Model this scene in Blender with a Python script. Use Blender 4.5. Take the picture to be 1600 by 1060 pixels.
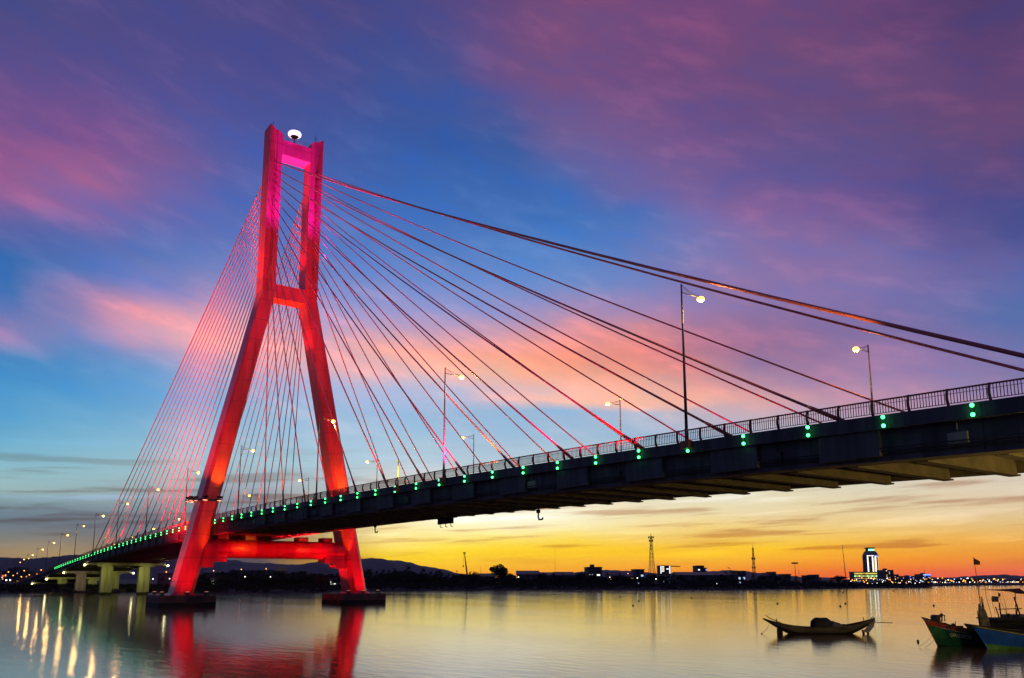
import bpy, math, random
from mathutils import Vector
R = math.radians
sin, cos, pi = math.sin, math.cos, math.pi
random.seed(11)
scene = bpy.context.scene
col = scene.collection
for o in list(bpy.data.objects):
    bpy.data.objects.remove(o)

# ------------------------------------------------------------------ camera
YAW, PITCH, FPX, CYP = 0.62436, 0.16953, 1295.75, 683.75
CAM = Vector((145.70, -52.86, 4.31))
cd = bpy.data.cameras.new('camera'); cam = bpy.data.objects.new('camera', cd); col.objects.link(cam)
cam.location = CAM
cam.rotation_euler = (R(90) + PITCH, 0, R(90) - YAW)
cd.sensor_width = 36; cd.lens = 36 * FPX / 1600
cd.shift_y = (CYP - 530) / 1600
cd.clip_start = 0.5; cd.clip_end = 60000
scene.camera = cam
FW = Vector((-cos(YAW), sin(YAW), 0)); RT = Vector((sin(YAW), cos(YAW), 0)); UP = Vector((0, 0, 1))
FC = FW * cos(PITCH) + UP * sin(PITCH); UC = -FW * sin(PITCH) + UP * cos(PITCH)

def project(az, el):
    d = (FW * cos(az) + RT * sin(az)) * cos(el) + UP * sin(el)
    return 800 + FPX * d.dot(RT) / d.dot(FC), CYP - FPX * d.dot(UC) / d.dot(FC)

def at(px, D, z=0.0):
    """world point at forward distance D in the direction photo column px (near the horizon)"""
    r = (px - 800) * D * .9857 / FPX
    p = CAM + FW * D + RT * r
    return Vector((p.x, p.y, z))

def zat(py, D):
    return 4.31 + (905.5 - py) * D * .9716 / FPX

def onz(px, py, z=0.0):
    d = FC + RT * ((px - 800) / FPX) - UC * ((py - CYP) / FPX)
    return CAM + d * ((z - CAM.z) / d.z)

# ------------------------------------------------------------------ view, render
scene.view_settings.view_transform = 'Standard'
scene.view_settings.look = 'None'
scene.view_settings.exposure = 0
scene.view_settings.gamma = 1
scene.cycles.max_bounces = 6
scene.cycles.sample_clamp_indirect = 4
scene.cycles.sample_clamp_direct = 0

def lin(c):
    f = lambda v: (v / 255 / 12.92) if v <= 10 else ((v / 255 + .055) / 1.055) ** 2.4
    return (f(c[0]), f(c[1]), f(c[2]))

HAZE, HB, HT = 2.6e-5, 13500, 420     # density, half width and height of the air box
# ------------------------------------------------------------------ dusk sky (world, laid out in azimuth and elevation)
SKY_Y = [0, 80, 150, 220, 260, 300, 340, 400, 440, 480, 520, 550, 580, 610, 631, 641, 680, 720, 760, 785, 805, 820, 840, 855, 870, 885, 900]
SKY = """
78,76,130 78,76,132 76,74,132 74,72,130 76,72,128 76,70,126 72,72,132 84,72,130 104,74,124 122,76,118 118,74,122 116,72,122 112,72,120 108,70,118 98,66,116 86,64,112 76,62,108
88,78,136 84,76,138 80,76,140 78,78,142 78,76,138 76,76,138 72,78,142 80,78,140 112,78,128 118,78,128 110,76,128 114,74,122 112,76,120 108,74,120 100,70,118 92,66,116 88,66,114
104,82,142 100,82,142 92,82,144 84,82,148 78,82,148 70,82,148 62,84,150 60,86,154 106,84,138 118,84,132 108,80,134 108,78,128 108,78,124 104,76,124 102,76,122 106,74,120 112,72,114
124,84,142 124,84,144 120,84,144 94,86,152 76,88,160 68,88,158 60,90,160 56,92,162 62,90,156 112,94,148 122,90,142 106,82,140 102,80,136 100,80,134 98,78,128 100,76,122 106,74,118
140,88,144 160,96,142 168,100,144 96,96,162 78,96,170 68,96,168 62,98,170 58,98,170 60,98,168 70,96,162 84,88,152 88,84,148 96,86,146 98,86,142 94,80,134 92,74,126 96,74,122
146,94,150 180,110,150 140,96,154 84,104,176 80,104,176 70,104,178 64,104,178 62,106,178 62,106,178 70,108,178 120,104,164 150,102,150 118,90,150 114,88,148 100,82,142 84,76,136 78,74,132
96,98,164 120,100,166 104,104,172 92,108,178 88,106,180 76,112,186 72,114,186 68,112,186 66,112,184 66,114,186 76,112,182 132,108,166 136,104,156 122,98,154 106,88,148 76,78,142 62,76,140
50,104,172 72,110,176 88,118,184 98,124,188 98,124,192 92,128,196 92,130,196 88,128,196 84,132,200 90,134,202 100,128,192 118,120,180 136,112,164 134,110,162 122,108,162 108,98,156 96,94,154
56,112,178 84,118,184 120,126,188 130,134,192 124,136,196 120,140,202 122,142,204 112,142,204 106,142,204 110,140,200 124,134,190 136,122,176 142,118,168 138,118,172 128,114,170 110,106,166 100,108,168
80,116,180 160,130,178 220,148,170 216,156,182 190,156,196 160,156,206 158,154,206 150,154,208 148,148,200 164,142,186 166,134,178 158,126,170 146,118,164 136,116,168 122,112,168 96,110,170 80,112,172
170,130,178 90,130,190 200,148,184 236,172,182 220,168,186 190,162,200 200,160,190 200,158,186 206,154,174 212,146,156 206,136,148 164,116,150 138,108,154 132,110,158 130,114,164 114,112,166 98,112,168
72,130,190 80,136,194 112,146,200 206,164,194 226,176,188 220,170,186 232,172,172 232,168,160 234,160,146 226,146,134 216,138,138 180,120,144 146,112,154 150,118,160 150,122,170 130,118,170 112,118,170
70,140,198 78,144,200 96,152,206 140,164,210 190,172,202 206,176,200 222,178,192 236,182,174 240,176,156 238,164,142 230,152,140 204,140,150 160,124,160 158,124,166 160,128,172 142,122,170 126,120,168
74,150,204 84,154,206 100,160,208 132,172,214 160,178,214 176,186,220 180,188,220 186,190,218 216,182,196 238,184,178 238,178,164 222,164,164 196,148,166 184,142,170 176,140,172 160,134,172 140,128,170
82,155,205 92,159,207 108,165,209 126,176,213 150,182,216 164,187,220 168,190,221 172,188,220 228,186,192 240,190,180 240,184,168 232,176,166 208,160,168 190,148,172 180,144,174 166,138,174 148,132,171
88,158,206 96,162,208 112,168,210 136,178,214 154,184,216 160,188,220 158,188,220 154,186,218 150,184,216 158,184,214 170,186,212 160,178,208 200,170,190 210,160,178 200,154,176 180,146,176 160,140,174
108,172,206 116,176,208 130,182,210 148,190,214 158,194,218 164,196,222 166,198,222 164,194,220 158,190,218 156,188,216 156,186,214 160,184,212 170,184,206 180,180,200 190,176,194 190,170,190 180,164,186
134,186,204 140,188,204 148,192,206 158,196,210 166,200,214 172,204,218 178,204,218 180,202,216 180,202,214 182,202,210 184,202,208 190,204,206 194,204,204 200,202,200 204,202,198 206,200,196 206,198,194
160,192,194 160,190,192 160,186,190 158,178,184 158,172,182 176,186,192 212,208,202 228,226,218 236,234,222 234,230,214 228,224,206 222,218,198 222,216,194 222,214,190 222,212,188 222,208,184 222,206,182
140,168,172 142,164,170 144,158,166 140,146,156 140,146,156 176,176,174 226,218,200 250,242,222 252,244,222 246,238,212 232,224,194 232,222,188 230,218,182 230,216,178 228,212,174 226,206,170 224,204,170
104,122,140 112,126,142 116,126,140 122,128,140 130,134,146 174,170,164 248,238,206 255,254,236 255,253,234 250,242,208 240,226,184 238,222,176 236,216,168 234,212,162 232,206,156 228,200,152 226,198,150
116,130,140 114,124,136 118,122,132 120,122,134 124,124,138 180,164,130 254,236,176 255,250,206 255,252,226 254,244,200 248,228,164 244,214,140 240,210,140 238,206,138 234,200,132 232,194,128 228,190,126
122,126,128 124,124,126 124,120,124 120,114,118 124,112,116 190,160,100 254,230,150 255,236,140 255,232,130 250,222,110 246,208,110 244,202,110 244,204,108 244,200,100 242,190,96 238,182,92 234,178,92
150,136,116 160,142,116 140,122,110 110,100,106 120,104,104 200,160,80 255,226,110 255,226,80 255,216,60 254,210,50 250,200,60 248,196,70 252,204,60 250,190,60 244,178,76 240,170,76 236,164,78
176,146,104 190,156,108 150,126,104 96,90,104 110,96,100 200,160,60 255,214,50 255,212,20 255,204,20 254,200,20 254,198,20 254,198,30 254,192,30 250,172,50 246,164,64 242,158,70 238,152,74
120,104,100 110,98,98 100,90,96 80,80,100 90,80,96 190,140,60 240,190,50 255,200,10 252,190,20 250,180,20 250,172,30 248,166,36 248,158,40 246,146,50 244,140,60 240,132,74 236,126,84
90,84,96 90,84,96 90,84,96 80,80,100 90,80,96 180,120,50 226,160,46 244,166,30 244,158,30 242,150,34 242,140,46 240,136,56 238,120,66 236,108,76 234,104,82 232,102,88 228,100,92
"""
SKYT = [[tuple(int(v) for v in c.split(',')) for c in row.split()] for row in SKY.strip().split('\n')]

def sky_px(x, y):
    x = min(max(x, 0), 1600) / 100; i = min(int(x), 15); fx = x - i
    y = min(max(y, 0), 900); j = 0
    while j < len(SKY_Y) - 2 and SKY_Y[j + 1] < y: j += 1
    fy = (y - SKY_Y[j]) / (SKY_Y[j + 1] - SKY_Y[j])
    out = []
    for k in range(3):
        a = SKYT[j][i][k] * (1 - fx) + SKYT[j][i + 1][k] * fx
        b = SKYT[j + 1][i][k] * (1 - fx) + SKYT[j + 1][i + 1][k] * fx
        out.append(a * (1 - fy) + b * fy)
    g = max(0, min(1, (out[0] - 180) / 40)) * (1 if 430 < y < 650 else 0)      # salmon clouds catching the last sun
    return [min(255, out[0] * (1 + .07 * g)), out[1] * (1 + .03 * g), out[2] * (1 - .03 * g)]

world = bpy.data.worlds.new('World'); scene.world = world; world.use_nodes = True
wn, wl = world.node_tree.nodes, world.node_tree.links
wn.clear()

def N(nodes, t, **kw):
    n = nodes.new(t)
    for k, v in kw.items(): setattr(n, k, v)
    return n

def wmath(op, a, b=None, c=None, clamp=False):
    n = N(wn, 'ShaderNodeMath', operation=op, use_clamp=clamp)
    for i, v in enumerate((a, b, c)):
        if v is None: continue
        if isinstance(v, (int, float)): n.inputs[i].default_value = v
        else: wl.new(v, n.inputs[i])
    return n.outputs[0]

def build_sky():
    tc = N(wn, 'ShaderNodeTexCoord')
    def dot(v):
        n = N(wn, 'ShaderNodeVectorMath', operation='DOT_PRODUCT'); wl.new(tc.outputs['Generated'], n.inputs[0]); n.inputs[1].default_value = v
        return n.outputs['Value']
    a, r, z = dot(FW), dot(RT), dot(UP)
    az = wmath('ARCTAN2', r, a); el = wmath('ARCSINE', z)
    # slow, streaky cloud turbulence in the sky's own angles
    cv = N(wn, 'ShaderNodeCombineXYZ'); wl.new(wmath('MULTIPLY_ADD', az, 3.6, wmath('MULTIPLY', el, -1.5)), cv.inputs[0]); wl.new(wmath('MULTIPLY_ADD', el, 12.0, wmath('MULTIPLY', az, 3.4)), cv.inputs[1])
    def noise(scale, detail, seed):
        n = N(wn, 'ShaderNodeTexNoise'); n.inputs['Scale'].default_value = scale; n.inputs['Detail'].default_value = detail; n.inputs['Roughness'].default_value = .55
        v = N(wn, 'ShaderNodeVectorMath', operation='ADD'); wl.new(cv.outputs[0], v.inputs[0]); v.inputs[1].default_value = (seed, seed * 1.7, seed * .3)
        wl.new(v.outputs[0], n.inputs['Vector']); return n.outputs['Fac']
    n1, n2 = noise(1.5, 8, 3.1), noise(1.4, 8, 17.7)
    damp = wmath('MULTIPLY', el, 2.6, clamp=True)
    damp = wmath('MULTIPLY_ADD', damp, .9, .1)
    az2 = wmath('ADD', az, wmath('MULTIPLY', wmath('SUBTRACT', n1, .5), wmath('MULTIPLY', damp, R(6))))
    el2 = wmath('ADD', el, wmath('MULTIPLY', wmath('SUBTRACT', n2, .5), wmath('MULTIPLY', damp, R(3.2))))
    azs = [-32.4, -28.5, -24.6, -20.7, -16.8, -12.8, -8.6, -4.3, 0, 4.3, 8.6, 12.8, 16.8, 20.7, 24.6, 28.5, 32.4]
    els = [0, .24, .6, 1.1, 1.6, 2.1, 2.8, 3.5, 4.2, 5.2, 6.3, 7.9, 9.6, 11.5, 11.85, 12.1, 12.9, 14.2, 15.5, 17, 18.6, 20.4, 22.3, 24.4, 26.3, 29.5, 33, 38]
    last = None; prev = None
    cols = [(-75, None)] + [(A, 1) for A in azs] + [(75, None)]
    elm = wmath('MULTIPLY', wmath('ADD', el2, R(4)), 1 / R(94))
    for A, kind in cols:
        cr = N(wn, 'ShaderNodeValToRGB'); wl.new(elm, cr.inputs[0]); e = cr.color_ramp.elements
        if kind:
            stops = [(-4, lin((90, 80, 90)))]
            dh = FW * cos(R(A)) + RT * sin(R(A))
            for E_ in els:
                x, y = project(R(A), R(E_)); c = lin(sky_px(x, y))
                # the air box in front of the sky takes some light and gives some back
                Lh = min((HB - CAM.x * math.copysign(1, dh.x)) / abs(dh.x), (HB - CAM.y * math.copysign(1, dh.y)) / abs(dh.y)) / cos(R(E_))
                if E_ > 0: Lh = min(Lh, HT / sin(R(E_)))
                T = math.exp(-HAZE * Lh); c = tuple(max(0.002, (v - a_ * (1 - T)) / T) for v, a_ in zip(c, (.11, .10, .16)))
                stops.append((E_, c))
            top = lin(sky_px(*project(R(A), R(37))))
            stops += [(55, tuple(.8 * t for t in top)), (90, lin((52, 52, 100)))]
        else:
            stops = [(-4, lin((50, 46, 56))), (0, lin((74, 66, 88))), (8, lin((78, 82, 116))), (20, lin((62, 70, 116))), (40, lin((56, 58, 104))), (90, lin((52, 52, 100)))]
        e[0].position = (stops[0][0] + 4) / 94; e[0].color = (*stops[0][1], 1)
        e[1].position = (stops[-1][0] + 4) / 94; e[1].color = (*stops[-1][1], 1)
        for s, c in stops[1:-1]:
            q = e.new((s + 4) / 94); q.color = (*c, 1)
        if last is None: last = cr.outputs[0]
        else:
            mr = N(wn, 'ShaderNodeMapRange', interpolation_type='LINEAR'); wl.new(az2, mr.inputs[0]); mr.inputs[1].default_value = R(prev); mr.inputs[2].default_value = R(A)
            mx = N(wn, 'ShaderNodeMix', data_type='RGBA'); wl.new(mr.outputs[0], mx.inputs['Factor']); wl.new(last, mx.inputs[6]); wl.new(cr.outputs[0], mx.inputs[7]); last = mx.outputs[2]
        prev = A
    # wisps: warm where cloud catches the afterglow, bluer in the gaps
    def ramp(v, a_, b_, lo=0.0, hi=1.0):
        q = N(wn, 'ShaderNodeMapRange', interpolation_type='SMOOTHSTEP'); wl.new(v, q.inputs[0]); q.inputs[1].default_value = a_; q.inputs[2].default_value = b_; q.inputs[3].default_value = lo; q.inputs[4].default_value = hi
        return q.outputs[0]
    def tint(colr, fac, c, amt):
        m_ = N(wn, 'ShaderNodeMix', data_type='RGBA', blend_type='MULTIPLY'); wl.new(wmath('MULTIPLY', fac, amt), m_.inputs['Factor']); wl.new(colr, m_.inputs[6]); m_.inputs[7].default_value = (*c, 1); m_.clamp_result = False
        return m_.outputs[2]
    high = ramp(el, R(7), R(13))
    n3 = noise(2.1, 9, 41.3); n4 = noise(4.6, 7, 9.4)
    mixn = wmath('ADD', wmath('MULTIPLY', n3, .68), wmath('MULTIPLY', n4, .32))
    warm = wmath('MULTIPLY', ramp(mixn, .49, .66), high); cool = wmath('MULTIPLY', ramp(mixn, .52, .36), high)
    last = tint(last, warm, (1.38, 1.15, 1.06), 1.0); last = tint(last, cool, (.80, 1.0, 1.12), .8)
    # thin level bands low over the horizon
    cv2 = N(wn, 'ShaderNodeCombineXYZ'); wl.new(wmath('MULTIPLY', az, 4.2), cv2.inputs[0]); wl.new(wmath('MULTIPLY_ADD', el, 62.0, wmath('MULTIPLY', az, -2.5)), cv2.inputs[1])
    nb = N(wn, 'ShaderNodeTexNoise'); nb.inputs['Scale'].default_value = 1.25; nb.inputs['Detail'].default_value = 5; nb.inputs['Roughness'].default_value = .5; wl.new(cv2.outputs[0], nb.inputs['Vector'])
    low = wmath('MULTIPLY', ramp(el, R(.6), R(1.8)), ramp(el, R(10), R(5)))
    last = tint(last, wmath('MULTIPLY', ramp(nb.outputs['Fac'], .51, .64), low), (.72, .56, .50), 1.0)
    last = tint(last, wmath('MULTIPLY', ramp(nb.outputs['Fac'], .46, .30), low), (1.15, 1.20, 1.42), 1.0)
    bg = N(wn, 'ShaderNodeBackground'); wl.new(last, bg.inputs[0]); bg.inputs[1].default_value = 1.0
    out = N(wn, 'ShaderNodeOutputWorld'); wl.new(bg.outputs[0], out.inputs[0])
build_sky()

# ------------------------------------------------------------------ materials
MATS = {}
def mat(name, base, rough=.8, metal=0.0, noise=None, bump=0.0, nscale=1.0, emit=None, spec=.5, stretch=(1, 1, 1), joints=False, tide=False):
    m = bpy.data.materials.new(name); m.use_nodes = True
    nt = m.node_tree; b = nt.nodes['Principled BSDF']
    b.inputs['Base Color'].default_value = (*base, 1)
    b.inputs['Roughness'].default_value = rough; b.inputs['Metallic'].default_value = metal
    b.inputs['Specular IOR Level'].default_value = spec
    if noise or bump:
        tc = nt.nodes.new('ShaderNodeTexCoord'); mp = nt.nodes.new('ShaderNodeMapping'); mp.inputs['Scale'].default_value = stretch
        nz = nt.nodes.new('ShaderNodeTexNoise'); nz.inputs['Scale'].default_value = nscale; nz.inputs['Detail'].default_value = 5
        nt.links.new(tc.outputs['Object'], mp.inputs[0]); nt.links.new(mp.outputs[0], nz.inputs['Vector'])
        if noise:
            cr = nt.nodes.new('ShaderNodeValToRGB'); e = cr.color_ramp.elements
            e[0].position = .32; e[1].position = .68; e[0].color = (*noise, 1); e[1].color = (*base, 1)
            nt.links.new(nz.outputs['Fac'], cr.inputs[0]); nt.links.new(cr.outputs[0], b.inputs['Base Color'])
        if bump:
            bp = nt.nodes.new('ShaderNodeBump'); bp.inputs['Strength'].default_value = bump; bp.inputs['Distance'].default_value = .1
            nt.links.new(nz.outputs['Fac'], bp.inputs['Height']); nt.links.new(bp.outputs[0], b.inputs['Normal'])
    if joints or tide:      # pour joints every 3.9 m; weed and damp up to the tide line
        L_ = nt.links; sep = nt.nodes.new('ShaderNodeSeparateXYZ'); L_.new(tc.outputs['Object'], sep.inputs[0])
        src = b.inputs['Base Color'].links[0].from_socket
        def mth(op, a, c):
            n = nt.nodes.new('ShaderNodeMath'); n.operation = op
            if isinstance(a, (int, float)): n.inputs[0].default_value = a
            else: L_.new(a, n.inputs[0])
            if isinstance(c, (int, float)): n.inputs[1].default_value = c
            else: L_.new(c, n.inputs[1])
            return n.outputs[0]
        def mixc(fac, c1, c2):
            n = nt.nodes.new('ShaderNodeMix'); n.data_type = 'RGBA'; L_.new(fac, n.inputs['Factor']); L_.new(c1, n.inputs[6]); n.inputs[7].default_value = (*c2, 1); return n.outputs[2]
        zz = sep.outputs['Z']
        if joints:
            fr = mth('FRACT', mth('DIVIDE', zz, 3.9), 0); ln = mth('LESS_THAN', fr, .035)
            src = mixc(mth('MULTIPLY', ln, .65), src, tuple(v * .35 for v in base))
            n2 = nt.nodes.new('ShaderNodeTexNoise'); n2.inputs['Scale'].default_value = .22; n2.inputs['Detail'].default_value = 6; L_.new(tc.outputs['Object'], n2.inputs['Vector'])
            mr = nt.nodes.new('ShaderNodeMapRange'); mr.inputs[1].default_value = .50; mr.inputs[2].default_value = .70; L_.new(n2.outputs['Fac'], mr.inputs[0])
            src = mixc(mth('MULTIPLY', mr.outputs[0], .55), src, tuple(v * .45 for v in base))
        if tide:
            tl = mth('ADD', zz, mth('MULTIPLY', nz.outputs['Fac'], -.8)); src = mixc(mth('LESS_THAN', tl, .15), src, (.022, .022, .014))
        L_.new(src, b.inputs['Base Color'])
    if emit:
        b.inputs['Emission Color'].default_value = (*emit[0], 1); b.inputs['Emission Strength'].default_value = emit[1]
    MATS[name] = m
    return m

mat('pylon_lit_red', (.62, .05, .115), .36, noise=(.40, .032, .07), nscale=.9, stretch=(1, 1, .12), bump=.25, joints=True)  # neutral concrete with part of the floodlights' red put into its base colour
mat('cable_paint', (.70, .17, .18), .42)
mat('sleeve_paint', (.65, .12, .08), .45)
mat('deck_concrete', (.115, .12, .13), .8, noise=(.05, .052, .058), nscale=.9, stretch=(1.6, 1, .25), bump=.15)
mat('under_concrete', (.30, .25, .16), .85, noise=(.17, .14, .09), nscale=.8)
mat('cap_concrete', (.22, .13, .09), .85, noise=(.07, .05, .04), nscale=.5, stretch=(1, 1, .4), bump=.3, tide=True)
mat('pier_concrete', (.42, .40, .30), .8, noise=(.24, .23, .16), nscale=.9, stretch=(1, 1, .12), tide=True)
mat('asphalt', (.05, .05, .055), .9, noise=(.035, .035, .04), nscale=3)
mat('rail_paint', (.58, .15, .09), .5, noise=(.15, .035, .035), nscale=2)
mat('dark_metal', (.035, .035, .04), .5, .3)
mat('pole_metal', (.12, .11, .13), .45, .4)
mat('box_paint', (.35, .16, .06), .6)
mat('lamp_glow', (1, .8, .5), .5, emit=((1, .45, .06), 5))
mat('white_glow', (1, 1, 1), .5, emit=((1, .92, .35), 24))
mat('green_glow', (.1, 1, .4), .5, emit=((.06, 1, .22), 5.5))
mat('beacon_glow', (1, 1, 1), .5, emit=((1, .78, .95), 1.5))
mat('flood_glow', (1, .6, .5), .5, emit=((1, .4, .25), 1.6))

# ------------------------------------------------------------------ mesh builder
class MB:
    def __init__(s): s.v = []; s.f = []; s.m = []; s.sm = []
    def face(s, pts, m=0, smooth=False):
        b = len(s.v); s.v += [tuple(p) for p in pts]; s.f.append(tuple(range(b, b + len(pts)))); s.m.append(m); s.sm.append(smooth)
    def box(s, x0, x1, y0, y1, z0, z1, m=0):
        b = len(s.v)
        s.v += [(x0, y0, z0), (x1, y0, z0), (x1, y1, z0), (x0, y1, z0), (x0, y0, z1), (x1, y0, z1), (x1, y1, z1), (x0, y1, z1)]
        for q in ((0, 3, 2, 1), (4, 5, 6, 7), (0, 1, 5, 4), (1, 2, 6, 5), (2, 3, 7, 6), (3, 0, 4, 7)):
            s.f.append(tuple(b + i for i in q)); s.m.append(m); s.sm.append(False)
    def loft(s, rings, m=0, cap=True, closed=True, smooth=False, mrow=None):
        b = len(s.v); n = len(rings[0])
        for r in rings: s.v += [tuple(p) for p in r]
        for i in range(len(rings) - 1):
            for j in range(n if closed else n - 1):
                k = (j + 1) % n
                s.f.append((b + i * n + j, b + i * n + k, b + (i + 1) * n + k, b + (i + 1) * n + j)); s.m.append(mrow[j] if mrow else m); s.sm.append(smooth)
        if cap:
            s.f.append(tuple(b + j for j in reversed(range(n)))); s.m.append(m); s.sm.append(False)
            s.f.append(tuple(b + (len(rings) - 1) * n + j for j in range(n))); s.m.append(m); s.sm.append(False)
    def tube(s, pts, r, n=6, m=0, smooth=True):
        pts = [Vector(p) for p in pts]
        rr = r if isinstance(r, (list, tuple)) else [r] * len(pts)
        rings = []
        for i, p in enumerate(pts):
            d = (pts[min(i + 1, len(pts) - 1)] - pts[max(i - 1, 0)])
            if d.length < 1e-9: d = Vector((0, 0, 1))
            d.normalize()
            u = d.cross(Vector((0, 0, 1)))
            if u.length < .05: u = d.cross(Vector((1, 0, 0)))
            u.normalize(); w = d.cross(u)
            rings.append([p + (u * cos(2 * pi * k / n) + w * sin(2 * pi * k / n)) * rr[i] for k in range(n)])
        s.loft(rings, m, smooth=smooth)
    def sphere(s, c, r, n=8, m=0, sz=1.0, k=5):
        rings = []
        for i in range(1, k + 1):
            a = pi * i / (k + 1)
            rings.append([(c[0] + r * sin(a) * cos(2 * pi * j / n), c[1] + r * sin(a) * sin(2 * pi * j / n), c[2] - r * sz * cos(a)) for j in range(n)])
        s.loft(rings, m, smooth=True)
    def obb(s, c, ax, ay, hx, hy, hz, m=0):
        """box with horizontal axes ax, ay"""
        c = Vector(c); b = len(s.v)
        for z in (-hz, hz):
            for sx, sy in ((-1, -1), (1, -1), (1, 1), (-1, 1)):
                s.v.append(tuple(c + ax * hx * sx + ay * hy * sy + Vector((0, 0, z))))
        for q in ((0, 3, 2, 1), (4, 5, 6, 7), (0, 1, 5, 4), (1, 2, 6, 5), (2, 3, 7, 6), (3, 0, 4, 7)):
            s.f.append(tuple(b + i for i in q)); s.m.append(m); s.sm.append(False)
    def build(s, name, mats, parent=None, loc=None):
        me = bpy.data.meshes.new(name); me.from_pydata(s.v, [], s.f)
        for x in (mats if isinstance(mats, (list, tuple)) else [mats]): me.materials.append(MATS[x])
        me.polygons.foreach_set('material_index', s.m); me.polygons.foreach_set('use_smooth', s.sm); me.update()
        o = bpy.data.objects.new(name, me); col.objects.link(o)
        if parent: o.parent = parent
        if loc is not None: o.location = loc
        return o

def tag(o, label, cat=None, group=None, kind=None):
    if label: o['label'] = label
    if cat: o['category'] = cat
    if group: o['group'] = group
    if kind: o['kind'] = kind
    return o
def empty(name, loc=(0, 0, 0), rz=0.0):
    o = bpy.data.objects.new(name, None); o.location = loc; o.rotation_euler = (0, 0, rz); o.empty_display_size = .2; col.objects.link(o); return o
def copy_tree(o, parent=None):
    kids = [c for c in o.children]
    c = o.copy(); col.objects.link(c)
    if parent: c.parent = parent
    for ch in kids: copy_tree(ch, c)
    return c

# ------------------------------------------------------------------ water and land
def water_mat():
    m = bpy.data.materials.new('water'); m.use_nodes = True; MATS['water'] = m
    nt = m.node_tree; b = nt.nodes['Principled BSDF']
    b.inputs['Base Color'].default_value = (.15, .085, .05, 1); b.inputs['IOR'].default_value = 1.75
    b.inputs['Roughness'].default_value = .16; b.inputs['Specular Tint'].default_value = (1, .85, .70, 1)
    tc = nt.nodes.new('ShaderNodeTexCoord'); mp = nt.nodes.new('ShaderNodeMapping')
    mp.inputs['Rotation'].default_value = (0, 0, -(R(90) - YAW)); mp.inputs['Scale'].default_value = (.35, 1.1, 1)
    nz = nt.nodes.new('ShaderNodeTexNoise'); nz.inputs['Scale'].default_value = 1.4; nz.inputs['Detail'].default_value = 5
    nz2 = nt.nodes.new('ShaderNodeTexNoise'); nz2.inputs['Scale'].default_value = .06; nz2.inputs['Detail'].default_value = 3
    nt.links.new(tc.outputs['Object'], mp.inputs[0]); nt.links.new(mp.outputs[0], nz.inputs['Vector']); nt.links.new(mp.outputs[0], nz2.inputs['Vector'])
    ad = nt.nodes.new('ShaderNodeMath'); ad.operation = 'MULTIPLY_ADD'; nt.links.new(nz2.outputs['Fac'], ad.inputs[0]); ad.inputs[1].default_value = 1.0; nt.links.new(nz.outputs['Fac'], ad.inputs[2])
    bp = nt.nodes.new('ShaderNodeBump'); bp.inputs['Strength'].default_value = .24; bp.inputs['Distance'].default_value = .07
    nt.links.new(ad.outputs[0], bp.inputs['Height']); nt.links.new(bp.outputs[0], b.inputs['Normal'])
    rr = nt.nodes.new('ShaderNodeMapRange'); rr.inputs[1].default_value = .35; rr.inputs[2].default_value = .65; rr.inputs[3].default_value = .065; rr.inputs[4].default_value = .10
    nt.links.new(nz2.outputs['Fac'], rr.inputs[0]); nt.links.new(rr.outputs[0], b.inputs['Roughness'])
water_mat()
mat('earth', (.055, .045, .035), .95, noise=(.028, .026, .02), nscale=.12, bump=.5)
mat('hill_green', (.035, .045, .03), 1, noise=(.02, .028, .02), nscale=.003)

w = MB(); SZ = 25000
w.face([(-SZ, -SZ, 0), (SZ, -SZ, 0), (SZ, SZ, 0), (-SZ, SZ, 0)])
tag(w.build('water', 'water'), None, kind='structure')

SHORE = [(-2200, 929), (-700, 929), (-200, 928.6), (0, 928.3), (120, 926.2), (240, 925.6), (300, 927.6), (345, 927.8), (400, 927.4), (480, 926.8), (520, 924.5), (560, 923.2), (640, 922.6), (760, 922.2), (900, 921.8), (1010, 921.4), (1100, 921.6), (1180, 921.2), (1260, 920.4), (1330, 919.4), (1400, 918.6), (1444, 918.2), (1456, 916.0), (1520, 915.0), (1600, 914.6), (1800, 914), (2600, 914), (4200, 914)]
def shoreD(px):
    for (a, ya), (b, yb) in zip(SHORE, SHORE[1:]):
        if a <= px <= b:
            y = ya + (yb - ya) * (px - a) / (b - a)
            return 4.31 * FPX / ((y - 905.5) * .9716)
    return 300
def land():
    m = MB(); rings = []
    for (d, z) in ((0, -.6), (1.5, .15), (6, .9), (12, 1.3), (25, 1.6), (60, 1.8), (120, 1.9), (300, 2.0), (900, 2.1), (3000, 2.2), (12000, 2.2), (24000, 2.2)):
        row = []
        px = -2200
        while px <= 4200:
            D = shoreD(px); j = random.uniform(-1, 1) * min(3, d * .2 + .8) if d < 100 else 0
            row.append(at(px, D + d + j, z + (random.uniform(-.15, .25) if 0 < d < 900 else 0)))
            px += 8 if -60 < px < 1700 else 100
        rings.append(row)
    m.loft(rings, closed=False, cap=False, smooth=True)
    return m.build('ground', 'earth')
tag(land(), None, kind='structure')

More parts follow.
